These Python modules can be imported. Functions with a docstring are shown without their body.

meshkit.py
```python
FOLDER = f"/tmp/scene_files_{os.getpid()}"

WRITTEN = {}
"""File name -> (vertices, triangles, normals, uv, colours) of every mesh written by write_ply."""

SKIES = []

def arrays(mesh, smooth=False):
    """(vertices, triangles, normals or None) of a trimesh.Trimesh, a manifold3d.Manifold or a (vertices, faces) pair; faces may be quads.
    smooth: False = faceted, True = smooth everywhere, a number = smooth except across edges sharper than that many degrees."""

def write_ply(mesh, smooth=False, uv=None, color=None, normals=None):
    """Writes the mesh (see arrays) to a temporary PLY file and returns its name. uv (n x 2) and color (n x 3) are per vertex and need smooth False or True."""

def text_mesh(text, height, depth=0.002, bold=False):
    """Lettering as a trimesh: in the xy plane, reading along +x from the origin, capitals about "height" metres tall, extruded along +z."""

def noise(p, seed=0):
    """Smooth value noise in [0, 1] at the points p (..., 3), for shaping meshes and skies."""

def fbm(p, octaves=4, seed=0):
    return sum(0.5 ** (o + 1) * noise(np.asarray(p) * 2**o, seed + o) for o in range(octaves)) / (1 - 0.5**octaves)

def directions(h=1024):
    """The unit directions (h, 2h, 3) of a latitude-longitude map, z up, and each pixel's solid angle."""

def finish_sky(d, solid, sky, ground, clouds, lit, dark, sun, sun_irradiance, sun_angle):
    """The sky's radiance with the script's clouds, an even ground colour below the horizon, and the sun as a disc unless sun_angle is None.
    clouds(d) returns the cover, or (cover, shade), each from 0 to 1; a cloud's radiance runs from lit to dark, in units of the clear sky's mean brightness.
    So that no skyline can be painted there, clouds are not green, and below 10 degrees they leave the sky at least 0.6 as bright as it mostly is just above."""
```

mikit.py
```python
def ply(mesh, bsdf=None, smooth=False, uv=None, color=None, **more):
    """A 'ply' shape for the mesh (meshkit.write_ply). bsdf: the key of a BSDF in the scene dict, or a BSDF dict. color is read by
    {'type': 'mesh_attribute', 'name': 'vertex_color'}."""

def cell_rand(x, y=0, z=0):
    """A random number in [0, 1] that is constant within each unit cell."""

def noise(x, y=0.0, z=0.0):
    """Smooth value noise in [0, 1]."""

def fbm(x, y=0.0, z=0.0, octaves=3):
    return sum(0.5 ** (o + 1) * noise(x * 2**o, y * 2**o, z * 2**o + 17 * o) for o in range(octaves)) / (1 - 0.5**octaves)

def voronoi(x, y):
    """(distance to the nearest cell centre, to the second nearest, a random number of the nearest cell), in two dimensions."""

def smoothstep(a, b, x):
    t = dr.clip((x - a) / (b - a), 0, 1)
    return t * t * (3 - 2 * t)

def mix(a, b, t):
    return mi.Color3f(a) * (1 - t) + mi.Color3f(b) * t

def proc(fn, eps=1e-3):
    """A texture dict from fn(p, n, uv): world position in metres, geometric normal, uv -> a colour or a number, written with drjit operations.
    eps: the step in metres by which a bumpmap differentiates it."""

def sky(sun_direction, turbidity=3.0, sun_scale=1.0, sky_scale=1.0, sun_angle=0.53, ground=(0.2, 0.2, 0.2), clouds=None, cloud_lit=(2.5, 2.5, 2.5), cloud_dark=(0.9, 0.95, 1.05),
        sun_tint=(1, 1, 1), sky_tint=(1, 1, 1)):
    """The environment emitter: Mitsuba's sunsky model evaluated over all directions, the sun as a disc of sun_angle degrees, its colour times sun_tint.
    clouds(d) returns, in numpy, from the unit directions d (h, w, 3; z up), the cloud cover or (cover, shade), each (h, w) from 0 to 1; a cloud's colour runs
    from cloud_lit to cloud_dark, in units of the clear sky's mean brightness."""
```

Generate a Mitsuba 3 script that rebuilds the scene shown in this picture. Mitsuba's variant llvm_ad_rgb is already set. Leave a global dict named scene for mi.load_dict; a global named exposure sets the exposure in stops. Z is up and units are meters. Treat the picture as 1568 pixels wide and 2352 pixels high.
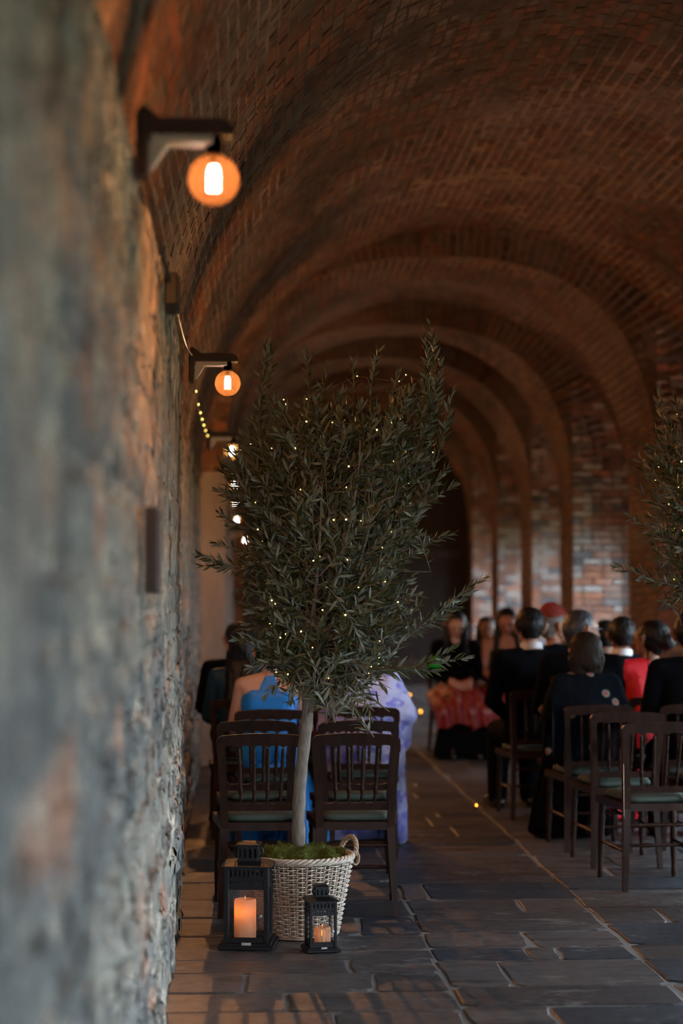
import math, random
import numpy as np, trimesh, shapely
import shapely.geometry as sg, shapely.affinity
import manifold3d as m3
import drjit as dr
import mitsuba as mi
import mikit, meshkit
from mikit import noise, fbm, cell_rand, smoothstep, mix

T = mi.ScalarTransform4f
PI = math.pi
rng = np.random.default_rng(7)
scene, labels = {}, {}
W, H, F, EYE = 1568, 2352, 4200.0, 1.56

# ---------------------------------------------------------------- camera
YAW, PITCH = math.atan(229 / F), math.atan(176 / F)
CW = np.array([math.sin(YAW) * math.cos(PITCH), math.cos(YAW) * math.cos(PITCH), math.sin(PITCH)])
CR = np.array([math.cos(YAW), -math.sin(YAW), 0.0])
CU = np.cross(CR, CW)
CO = np.array([0, 0, EYE])
FOCUS = 8.3
scene['camera'] = dict(type='thinlens', fov=math.degrees(2 * math.atan(W / 2 / F)), fov_axis='x', aperture_radius=0.022,
                       focus_distance=FOCUS, near_clip=0.05, far_clip=300.0,
                       to_world=T().look_at(origin=CO.tolist(), target=(CO + CW).tolist(), up=[0, 0, 1]))
exposure = -0.06
# ---------------------------------------------------------------- daylight: an even overcast sky; it comes in through the arches on the right
DAY = 2600.0
scene['sky'] = dict(sampling_weight=22.0, **mikit.sky([0.5, -0.3, 0.8], turbidity=4.0, sun_scale=0.0, sky_scale=0.045 * DAY, ground=(0.10, 0.11, 0.10),
                         clouds=lambda d: (np.ones(d.shape[:2]), 0.25 * meshkit.fbm(d * 2.2, 3)),
                         cloud_lit=(0.84, 1.0, 1.16), cloud_dark=(0.55, 0.68, 0.84)))
LAMP_L = np.array([1.0, 0.41, 0.13]) * 5000.0      # filament radiance
LED_L = np.array([1.0, 0.70, 0.15]) * 9.0


# ---------------------------------------------------------------- helpers
def ray(px, py):
    return CW + (px - W / 2) / F * CR - (py - H / 2) / F * CU


def at(px, py, Y):
    d = ray(px, py)
    return CO + d * (Y / d[1])


def gp(px, py):
    d = ray(px, py)
    return CO + d * (-EYE / d[2])


def proj(P):
    q = np.asarray(P, float) - CO
    z = q @ CW
    return W / 2 + F * (q @ CR) / z, H / 2 - F * (q @ CU) / z, z


def numbered(name):
    if name not in scene and name not in labels and not any(k.startswith(name + '__') for k in (scene if len(scene) < 400 else ())):
        return name
    n = COUNT.get(name, 0)
    while True:
        n += 1
        k = f'{name}_{n:03d}'
        if k not in scene and k not in labels:
            COUNT[name] = n
            return k


COUNT = {}


def lab(key, label=None, category=None, group=None, kind=None):
    d = labels.setdefault(key, {})
    for a, b in (('label', label), ('category', category), ('group', group), ('kind', kind)):
        if b:
            d[a] = b
    return key


def thing(name, label, category, group=None):
    return lab(numbered(name), label, category, group)


def put(name, mesh, bsdf, parent=None, smooth=35, M=None, uv=None, label=None, kind=None, emit=None):
    key = numbered((parent + '__' if parent else '') + name)
    d = mesh if isinstance(mesh, dict) else mikit.ply(mesh, bsdf, smooth=smooth, uv=uv)
    d = dict(d)
    if M is not None:
        d['to_world'] = M
    if emit is not None:
        d['emitter'] = emit
    scene[key] = d
    if label or kind:
        lab(key, label, kind=kind)
    return key


cat = trimesh.util.concatenate


def tm(man):
    m = man.to_mesh()
    return trimesh.Trimesh(np.array(m.vert_properties[:, :3]), np.array(m.tri_verts), process=False)


def hull(pts):
    return tm(m3.Manifold.hull_points(np.asarray(pts, float)))


def righted(m):
    if m.volume < 0:
        m.invert()
    return m


def rbox(c, s, b=0.004):
    c, h = np.array(c, float), np.array(s, float) / 2
    b = min(b, 0.45 * h.min() * 2 * 0.5)
    P = []
    for sx in (-1, 1):
        for sy in (-1, 1):
            for sz in (-1, 1):
                for k in range(3):
                    v = h - b
                    v[k] = h[k]
                    P.append(c + v * [sx, sy, sz])
    return hull(P)


def tube(pts, r, sides=8, cap=True):
    p = np.asarray(pts, float)
    n = len(p)
    r = np.broadcast_to(np.asarray(r, float), (n,))
    t = np.gradient(p, axis=0)
    t /= np.linalg.norm(t, axis=1, keepdims=True) + 1e-12
    a = np.cross(t[0], [0, 0, 1] if abs(t[0][2]) < 0.9 else [1, 0, 0])
    a /= np.linalg.norm(a)
    V = []
    ang = np.arange(sides) * 2 * PI / sides
    for i in range(n):
        a = a - t[i] * (a @ t[i])
        a /= np.linalg.norm(a) + 1e-12
        b = np.cross(t[i], a)
        V.append(p[i] + r[i] * (np.cos(ang)[:, None] * a + np.sin(ang)[:, None] * b))
    V = np.vstack(V)
    i, j = np.meshgrid(np.arange(n - 1), np.arange(sides), indexing='ij')
    q = np.stack([i * sides + j, i * sides + (j + 1) % sides, (i + 1) * sides + (j + 1) % sides, (i + 1) * sides + j], -1).reshape(-1, 4)
    Fc = [q[:, [0, 1, 2]], q[:, [0, 2, 3]]]
    if cap:
        V = np.vstack([V, p[0], p[-1]])
        k = np.arange(sides)
        Fc += [np.stack([np.full(sides, n * sides), (k + 1) % sides, k], 1),
               np.stack([np.full(sides, n * sides + 1), (n - 1) * sides + k, (n - 1) * sides + (k + 1) % sides], 1)]
    return trimesh.Trimesh(V, np.vstack(Fc), process=False)


def lathe(prof, n=24):
    m = trimesh.creation.revolve(np.asarray(prof, float), sections=n)
    return m


def lathe_between(p0, p1, prof, n=10):
    """A turned piece from p0 to p1; prof: (t from 0 to 1, radius)."""
    p0, p1 = np.array(p0, float), np.array(p1, float)
    return tube([p0 + (p1 - p0) * t for t, _ in prof], [r for _, r in prof], n)


def spline(pts, n):
    from scipy.interpolate import CubicSpline
    p = np.asarray(pts, float)
    u = np.r_[0, np.cumsum(np.linalg.norm(np.diff(p, axis=0), axis=1))]
    return CubicSpline(u, p)(np.linspace(0, u[-1], n))


def prism(poly, depth, M=None):
    polys = getattr(poly, 'geoms', [poly])
    m = cat([trimesh.creation.extrude_polygon(g, depth, engine='earcut') for g in polys])
    if M is not None:
        m.apply_transform(np.asarray(M, float))
    return m


XZ = np.array([[1, 0, 0, 0], [0, 0, -1, 0], [0, 1, 0, 0], [0, 0, 0, 1.0]])   # polygon (x, z), extruded towards -y


def blocks(C, A, B, N, la, lb, proud, depth, ch=0.004, tone=None):
    """Many bricks at once: centres C, axes A (length), B (height), N (out of the wall). Returns vertices (n, 8, 3), faces (10, 3), uv (n, 8, 2)."""
    n = len(C)
    la, lb, proud = (np.broadcast_to(x, (n,))[:, None] for x in (la, lb, proud))
    V = np.zeros((n, 8, 3))
    uv = np.zeros((n, 8, 2))
    tone = rng.integers(0, 60, n) if tone is None else tone
    for i, (sa, sb) in enumerate(((-1, -1), (1, -1), (1, 1), (-1, 1))):
        V[:, i] = C + A * (sa * la / 2) + B * (sb * lb / 2) - N * depth
        V[:, i + 4] = C + A * (sa * (la / 2 - ch)) + B * (sb * (lb / 2 - ch)) + N * proud
        for k in (i, i + 4):
            uv[:, k, 0] = tone * 16 + 8 + (sa * la / 2)[:, 0]
            uv[:, k, 1] = 8 + (sb * lb / 2)[:, 0]
    Fc = np.array([[4, 5, 6], [4, 6, 7]] + [t for i in range(4) for t in ([i, (i + 1) % 4, (i + 1) % 4 + 4], [i, (i + 1) % 4 + 4, i + 4])])
    if n and np.cross(A[0], B[0]) @ N[0] < 0:
        Fc = Fc[:, ::-1]
    return V, Fc, uv


def lay(holder, name, rest, V, Fc, uv, bsdf, most=300, label=None, frame_only=True):
    """The pieces that show largest become parts, the rest one part of kind stuff."""
    n = len(V)
    c = V.mean(1)
    px, py, z = proj(c)
    size = np.zeros(n)
    a = V[:, 5] - V[:, 4]
    b = V[:, 7] - V[:, 4]
    nn = np.cross(a, b)
    vis = (px > -30) & (px < W + 30) & (py > -30) & (py < H + 30) & (z > 0.5)
    size = np.abs(np.einsum('ij,ij->i', nn, c - CO)) / np.maximum(z, 0.1) ** 3
    size[~vis] = 0
    order = np.argsort(-size)
    chosen = [i for i in order[:most] if size[i] > 0]
    for i in chosen:
        put(name, (V[i], Fc), bsdf, holder, smooth=False, uv=uv[i])
    left = np.setdiff1d(np.arange(n), chosen)
    if len(left):
        f = (Fc[None] + np.arange(len(left))[:, None, None] * V.shape[1]).reshape(-1, 3)
        put(rest, (V[left].reshape(-1, 3), f), bsdf, holder, smooth=False, uv=uv[left].reshape(-1, 2), kind='stuff')


def rgb(*c):
    return {'type': 'rgb', 'value': [float(x) for x in c]}


def pr(c, rough=0.6, spec=0.4, **k):
    return dict(type='principled', base_color=c if isinstance(c, dict) else rgb(*c), roughness=rough, specular=spec, **k)


# ---------------------------------------------------------------- materials
def brick_fn(p, n, uv):
    k = cell_rand(dr.floor(uv.x / 16), 3)
    k2 = cell_rand(dr.floor(uv.x / 16), 7)
    c = mix(mix((0.090, 0.045, 0.030), (0.23, 0.082, 0.042), k), (0.13, 0.092, 0.068), smoothstep(0.55, 0.95, k2))
    big = fbm(p.x * 1.1, p.y * 0.9, p.z * 1.1)
    fine = fbm(p.x * 22, p.y * 22, p.z * 22)
    c = mix(c, (0.27, 0.19, 0.15), smoothstep(0.47, 0.68, 0.72 * big + 0.28 * fine) * 0.65)     # limewash left in patches
    c = mix(c, (0.035, 0.028, 0.024), smoothstep(0.54, 0.70, fbm(p.x * 2.3 + 5, p.y * 2.1, p.z * 2.4) * 0.8 + 0.2 * fine) * 0.7)
    return c * (0.30 + 0.46 * fine)


def pier_fn(p, n, uv):
    k = cell_rand(dr.floor(uv.x / 16), 3)
    k2 = cell_rand(dr.floor(uv.x / 16), 7)
    c = mix(mix((0.20, 0.11, 0.085), (0.38, 0.165, 0.10), k), (0.36, 0.32, 0.31), smoothstep(0.42, 0.62, k2))
    c = mix(c, (0.11, 0.112, 0.125), smoothstep(0.88, 0.94, k2))
    fine = fbm(p.x * 14, p.y * 14, p.z * 14)
    c = mix(c, (0.46, 0.41, 0.38), smoothstep(0.50, 0.70, fbm(p.x * 2.1, p.y * 2.0, p.z * 1.9)) * 0.6)
    return c * (0.6 + 0.8 * fine)


def mortar_fn(p, n, uv):
    c = mix((0.16, 0.105, 0.075), (0.050, 0.034, 0.025), smoothstep(0.40, 0.62, fbm(p.x * 0.8 + 2, p.y * 0.7, p.z * 0.9)))
    return c * (0.55 + 0.9 * fbm(p.x * 9, p.y * 9, p.z * 9))


def rubble_fn(p, n, uv):
    a = fbm(p.x * 3, p.y * 1.6, p.z * 2.6)
    b = fbm(p.x * 14 + 3, p.y * 12, p.z * 13)
    g = noise(p.x * 5, p.y * 3.3, p.z * 4.1)
    c = mix((0.19, 0.20, 0.19), (0.10, 0.115, 0.125), smoothstep(0.35, 0.65, a))
    c = mix(c, (0.27, 0.155, 0.11), smoothstep(0.62, 0.82, g) * 0.8)
    c = mix(c, (0.38, 0.38, 0.35), smoothstep(0.56, 0.68, b * 0.6 + 0.4 * fbm(p.x * 2 + 9, p.y * 2.2, p.z * 1.2)) * 0.75)
    c = mix(c, (0.34, 0.28, 0.225), smoothstep(1.2, 2.3, p.z) * smoothstep(0.36, 0.56, fbm(p.x * 2, p.y * 2.1 + 5, p.z * 1.3)) * 0.75)     # paler lime tone painted on the upper wall to strengthen the lamp glow
    fis = dr.abs(fbm(p.x * 3, p.y * 5.0, p.z * 2.4 + 3) - 0.5)
    c = c * (0.35 + 0.65 * smoothstep(0.0, 0.045, fis))
    return c * (0.60 + 1.5 * b) * mi.Color3f(1.14, 1.0, 0.86)


def rough_fn(p, n, uv):
    return fbm(p.x * 26, p.y * 26, p.z * 26, 4) + 0.8 * smoothstep(0.5, 0.75, fbm(p.x * 60, p.y * 60, p.z * 60, 2))


def flag_fn(p, n, uv):
    k = cell_rand(dr.floor(uv.x / 16), 5)
    k2 = cell_rand(dr.floor(uv.x / 16), 11)
    c = mix((0.060, 0.052, 0.050), (0.145, 0.120, 0.105), k)
    c = mix(c, (0.038, 0.048, 0.058), smoothstep(0.72, 0.82, k2))
    s = fbm(p.x * 3.2, p.y * 13, k * 40.0)
    f = fbm(p.x * 30, p.y * 60, 1.0)
    c = mix(c, (0.025, 0.023, 0.025), smoothstep(0.53, 0.70, s * 0.8 + f * 0.2) * 0.65)
    c = mix(c, (0.24, 0.215, 0.19), smoothstep(0.60, 0.74, fbm(p.x * 4 + 7, p.y * 11, k * 17.0) * 0.75 + f * 0.25) * 0.5)
    return c * (0.34 + 0.38 * f) * mi.Color3f(0.93, 1.0, 1.07)


def flag_h(p, n, uv):
    return fbm(p.x * 7, p.y * 26, 2.0, 4) + 0.5 * fbm(p.x * 40, p.y * 60, 1.0, 2)


def wood_fn(p, n, uv):
    g = fbm(p.x * 60, p.y * 60, p.z * 7)
    return mix((0.011, 0.0048, 0.0030), (0.033, 0.0135, 0.0075), g)


def lav_fn(p, n, uv):
    s = fbm(p.x * 9, p.y * 9, p.z * 9)
    t = fbm(p.x * 16 + 4, p.y * 16, p.z * 16)
    c = mix((0.30, 0.32, 0.62), (0.48, 0.50, 0.74), smoothstep(0.4, 0.6, s))
    return mix(c, (0.19, 0.18, 0.56), smoothstep(0.57, 0.66, t))


def sari_fn(p, n, uv):
    s = fbm(p.x * 18, p.y * 18, p.z * 18)
    c = mix((0.15, 0.004, 0.006), (0.17, 0.025, 0.014), smoothstep(0.48, 0.6, s))
    return mix(c, (0.27, 0.13, 0.14), smoothstep(0.56, 0.7, fbm(p.x * 9, p.y * 9, p.z * 9 + 6)))


def shawl_fn(p, n, uv):
    d1, d2, which = mikit.voronoi(p.x * 9 + p.y * 3, p.z * 9 + p.y * 4)
    c = mix((0.004, 0.006, 0.009), (0.22, 0.24, 0.17), smoothstep(0.26, 0.16, d1) * smoothstep(0.60, 0.66, which))
    return mix(c, (0.3, 0.06, 0.09), smoothstep(0.16, 0.10, d1) * smoothstep(0.72, 0.76, which))


def bark_fn(p, n, uv):
    return mix((0.11, 0.088, 0.070), (0.21, 0.185, 0.155), fbm(p.x * 40, p.y * 40, p.z * 11)) * (0.7 + 0.6 * noise(p.x * 120, p.y * 120, p.z * 30))


def leaf_fn(p, n, uv):
    return mix((0.028, 0.036, 0.011), (0.085, 0.088, 0.032), cell_rand(dr.floor(uv.x * 97.0), 2))


def moss_fn(p, n, uv):
    return mix((0.020, 0.024, 0.006), (0.13, 0.145, 0.03), fbm(p.x * 45, p.y * 45, p.z * 45))


def willow_fn(p, n, uv):
    return mix((0.30, 0.24, 0.18), (0.60, 0.55, 0.47), fbm(p.x * 55, p.y * 55, p.z * 160))


def plaster_fn(p, n, uv):
    return mix((0.11, 0.105, 0.10), (0.26, 0.25, 0.24), fbm(p.x * 9, p.y * 9, p.z * 2.2))


P_ = mikit.proc
scene['m_brick'] = pr(P_(brick_fn), 0.85, 0.25)
scene['m_pier'] = pr(P_(pier_fn), 0.85, 0.25)
scene['m_mortar'] = dict(type='twosided', bsdf=pr(P_(mortar_fn), 0.9, 0.2))
scene['m_joint'] = pr((0.11, 0.107, 0.10), 0.9, 0.2)
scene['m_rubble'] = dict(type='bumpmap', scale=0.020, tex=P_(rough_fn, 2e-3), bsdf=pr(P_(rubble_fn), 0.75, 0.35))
scene['m_flag'] = dict(type='bumpmap', scale=0.006, tex=P_(flag_h, 2e-3), bsdf=pr(P_(flag_fn), 0.48, 0.5))
scene['m_wood'] = pr(P_(wood_fn), 0.45, 0.16)
scene['m_lavender'] = pr(P_(lav_fn), 0.7, 0.3)
scene['m_sari'] = pr(P_(sari_fn), 0.55, 0.4)
scene['m_shawl'] = pr(P_(shawl_fn), 0.9, 0.05)
scene['m_bark'] = pr(P_(bark_fn), 0.8, 0.3)
scene['m_leaf'] = dict(type='twosided', a=pr(P_(leaf_fn), 0.42, 0.5), b=pr((0.15, 0.165, 0.12), 0.6, 0.35))
scene['m_moss'] = pr(P_(moss_fn), 0.95, 0.1)
scene['m_willow'] = pr(P_(willow_fn), 0.65, 0.35)
scene['m_plaster'] = pr(P_(plaster_fn), 0.85, 0.25)
PLAIN = dict(
    cushion=((0.045, 0.062, 0.050), 0.75, 0.3), black=((0.005, 0.005, 0.006), 0.45, 0.28), silver=((0.55, 0.56, 0.58), 0.3, 0.5),
    lampdark=((0.030, 0.022, 0.016), 0.6, 0.35), cream=((0.62, 0.55, 0.42), 0.6, 0.35), plasticdark=((0.012, 0.009, 0.007), 0.45, 0.4),
    cable=((0.10, 0.07, 0.045), 0.5, 0.4), copper=((0.30, 0.17, 0.08), 0.35, 0.5), rope=((0.33, 0.25, 0.17), 0.8, 0.2), soil=((0.03, 0.02, 0.014), 0.95, 0.1),
    skin=((0.42, 0.235, 0.165), 0.55, 0.35), skinbrown=((0.22, 0.105, 0.062), 0.55, 0.35), skinwarm=((0.30, 0.13, 0.08), 0.55, 0.35),
    hairdark=((0.006, 0.005, 0.005), 0.5, 0.25), hairbrown=((0.018, 0.011, 0.007), 0.6, 0.12), hairgrey=((0.035, 0.038, 0.044), 0.45, 0.4), hairwhite=((0.13, 0.12, 0.11), 0.6, 0.3),
    suit=((0.0030, 0.0036, 0.0050), 0.9, 0.04), navy=((0.0055, 0.010, 0.018), 0.9, 0.05), blackcloth=((0.0025, 0.0025, 0.003), 0.9, 0.03),
    shirt=((0.72, 0.74, 0.78), 0.7, 0.3), red=((0.62, 0.012, 0.022), 0.55, 0.4), blue=((0.008, 0.16, 0.50), 0.55, 0.35), teal=((0.004, 0.028, 0.05), 0.6, 0.3),
    redhat=((0.17, 0.022, 0.016), 0.8, 0.2), greenband=((0.01, 0.30, 0.02), 0.7, 0.3), shoe=((0.006, 0.006, 0.006), 0.3, 0.5), gold=((0.55, 0.36, 0.10), 0.35, 0.6), eye=((0.02, 0.015, 0.012), 0.2, 0.5),
    lip=((0.30, 0.08, 0.065), 0.5, 0.4), maroon=((0.055, 0.018, 0.020), 0.8, 0.2), doorwood=((0.013, 0.008, 0.006), 0.7, 0.25), doorrail=((0.022, 0.013, 0.010), 0.6, 0.3), iron=((0.02, 0.02, 0.022), 0.4, 0.5),
    olive=((0.10, 0.10, 0.02), 0.35, 0.5), grass=((0.06, 0.08, 0.035), 0.9, 0.1), slate=((0.045, 0.032, 0.028), 0.6, 0.3))
for k, (c, r, s) in PLAIN.items():
    scene['m_' + k] = pr(c, r, s)
scene['m_pane'] = dict(type='thindielectric', int_ior=1.5)
scene['m_globe'] = dict(type='mask', opacity=0.11, bsdf=dict(type='principledthin', base_color=rgb(0.030, 0.0175, 0.011), roughness=0.25, diff_trans=1.2))
scene['m_wax'] = dict(type='principledthin', base_color=rgb(0.62, 0.44, 0.29), roughness=0.6, diff_trans=1.1)
scene['m_emit'] = dict(type='diffuse', reflectance=rgb(0.1, 0.1, 0.1))


def area(L, weight=1.0):
    return dict(type='area', radiance=rgb(*L), sampling_weight=weight)


# ================================================================= the setting
Y0, Y1 = -2.4, 29.6
BX, BZ, BR = 2.02, 2.40, 2.38          # the vault's circle
XI_L, XI_R = -0.15, 3.70               # the piers' inner faces
XW_R = BX + BR                         # right wall 4.40
PIERS = [(16.1, 17.3), (20.3, 21.1), (23.2, 24.1), (26.3, 27.0), (29.2, 29.7)]


def wall_x(y):
    return -0.275 - 0.075 * np.clip((np.asarray(y, float) - 8.0) / 3.0, 0, 1)


# ---- ceiling: mortar shell with every brick laid on it
th = np.linspace(PI, 0, 120)
ring = np.stack([BX + BR * np.cos(th), np.zeros(120), BZ + BR * np.sin(th)], 1)
out = ring + np.stack([0.3 * np.cos(th), 0 * th, 0.3 * np.sin(th)], 1)
sec = np.vstack([ring, out[::-1]])
poly = sg.Polygon(sec[:, [0, 2]])
shell = prism(poly, Y1 - Y0 + 0.3, XZ)
shell.apply_translation([0, Y1 + 0.3, 0])
put('ceiling', shell, 'm_mortar', smooth=30, label='brown brick barrel vault running the length of the passage', kind='structure')
C, A, B, N, LA = [], [], [], [], []
pitch = 0.0755
nc = int(BR * PI / pitch)
for i in range(nc):
    t = PI - (i + 0.5) * PI / nc
    y = Y0 + rng.uniform(0, 0.2)
    while y < Y1:
        L = rng.choice([0.108, 0.108, 0.108, 0.222]) * rng.uniform(0.95, 1.04)
        tt = t + rng.normal(0, 0.0016) + 0.004 * math.sin(y * 0.9 + i * 0.35)
        nrm = np.array([-math.cos(tt), 0, -math.sin(tt)])
        C.append(np.array([BX, y + L / 2, BZ]) - nrm * BR)
        A.append([0, 1.0, 0])
        B.append([math.sin(tt), 0, -math.cos(tt)])
        N.append(nrm + rng.normal(0, 0.02, 3))
        LA.append(L)
        y += L + rng.uniform(0.008, 0.014)
C, A, B, N, LA = map(np.array, (C, A, B, N, LA))
keep = ~((np.abs(C[:, 1] - 4.78) < 0.05) | (np.abs(C[:, 1] - 9.46) < 0.05) | (np.abs(C[:, 1] - 14.1) < 0.05))      # open joints across the vault at the lamps
for a, b in PIERS:
    keep &= ~((C[:, 1] > a + 0.1) & (C[:, 1] < b - 0.1))
C, A, B, N, LA = C[keep], A[keep], B[keep], N[keep], LA[keep]
N /= np.linalg.norm(N, axis=1, keepdims=True)
V, Fc, uv = blocks(C, A, B, N, LA, pitch - 0.012 + rng.normal(0, 0.0015, len(C)), rng.uniform(0.0, 0.008, len(C)), 0.02, 0.004)
lay('ceiling', 'brick', 'brickwork', V, Fc, uv, 'm_brick')

# ---- left wall: rubble stones in a mortar bed
ys = np.r_[np.linspace(Y0, 1.0, 40, endpoint=False), np.linspace(1.0, 12, 500, endpoint=False), np.linspace(12, Y1, 160)]
zs = np.linspace(-0.02, 2.70, 104)
NY, NZ = len(ys), len(zs)
yy, zz = np.meshgrid(ys, zs, indexing='ij')
pts = np.stack([np.zeros_like(yy), yy, zz], -1)
xx = wall_x(yy) - 0.008 + 0.012 * (meshkit.fbm(pts * 5.0, 3, seed=3) - 0.5)
top = np.where(zz > 2.675, -0.09, 0.0)
G = np.stack([xx + top, yy, zz], -1).reshape(-1, 3)
i, j = np.meshgrid(np.arange(NY - 1), np.arange(NZ - 1), indexing='ij')
a = (i * NZ + j).ravel()
q = np.vstack([np.stack([a, a + NZ, a + NZ + 1], 1), np.stack([a, a + NZ + 1, a + 1], 1)])
back = sg.Polygon([(-0.95, Y0), (-0.40, Y0), (-0.40, 8), (-0.47, 11.5), (-0.47, Y1 + .3), (-0.95, Y1 + .3)])
body = prism(back, 2.68)
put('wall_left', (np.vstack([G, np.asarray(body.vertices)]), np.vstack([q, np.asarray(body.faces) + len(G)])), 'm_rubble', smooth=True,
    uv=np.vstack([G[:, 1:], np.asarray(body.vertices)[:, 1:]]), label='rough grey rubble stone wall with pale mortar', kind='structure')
SV, SUV = [], []
ROUND = 10
z = 0.0
while z < 2.62:
    h = rng.uniform(0.09, 0.21)
    y = Y0 + rng.uniform(0, 0.3)
    while y < Y1 - 0.3:
        L = rng.uniform(0.12, 0.40) * (0.75 + h)
        if rng.random() < 0.93:
            cy, cz = y + L / 2, z + h / 2
            ang = np.arange(ROUND) * 2 * PI / ROUND + rng.uniform(0, 0.5)
            sup = lambda v: np.sign(v) * np.abs(v) ** 0.55
            oy, oz = sup(np.cos(ang)) * (L / 2 - 0.006), sup(np.sin(ang)) * (h / 2 - 0.006)
            jit = 1 + rng.normal(0, 0.07, ROUND)
            oy, oz = oy * jit, oz * jit
            low = np.clip((1.5 - cz) / 0.9, 0.0, 1)
            x0 = float(wall_x(cy)) - 0.006 + rng.normal(0, 0.0015 + 0.006 * low)
            dome = rng.uniform(0.001, 0.004 + 0.014 * low)
            tilt = rng.normal(0, 0.008 + 0.04 * low, 2)
            rings = []
            for fr, dx in ((1.0, -0.05), (0.93, -0.004), (0.62, dome * 0.75)):
                r = np.stack([np.zeros(ROUND), oy * fr, oz * fr], 1)
                r[:, 0] = x0 + dx + (rng.normal(0, 0.001 + 0.004 * low, ROUND) if fr < 1 else 0) + tilt[0] * r[:, 1] * (fr < 1) + tilt[1] * r[:, 2] * (fr < 1)
                rings.append(r)
            v = np.vstack(rings + [[[x0 + dome, 0, 0]]])
            v[:, 1] += cy
            v[:, 2] = np.clip(v[:, 2] + cz, 0.0, 2.685)
            SV.append(v)
        y += L + rng.uniform(0.0, 0.012)
    z += h
SF = []
for r in range(2):
    for k in range(ROUND):
        a, b = r * ROUND + k, r * ROUND + (k + 1) % ROUND
        SF += [[a, b, b + ROUND], [a, b + ROUND, a + ROUND]]
SF += [[2 * ROUND + k, 2 * ROUND + (k + 1) % ROUND, 3 * ROUND] for k in range(ROUND)]
SF = np.array(SF)
SV = np.array(SV)
c = SV[:, -1]
px, py, zc = proj(c)
shown = (px > -60) & (px < W) & (py > -60) & (py < H + 60) & (c[:, 1] > 1.4)
size = np.where(shown, (np.ptp(SV[:, :, 1], axis=1) * np.ptp(SV[:, :, 2], axis=1)) / np.maximum(c[:, 1], 0.3) ** 3, 0)
chosen = [k for k in np.argsort(-size)[:300] if size[k] > 0]
for k in chosen:
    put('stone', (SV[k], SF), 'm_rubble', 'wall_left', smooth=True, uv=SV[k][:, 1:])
left = np.setdiff1d(np.arange(len(SV)), chosen)
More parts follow.
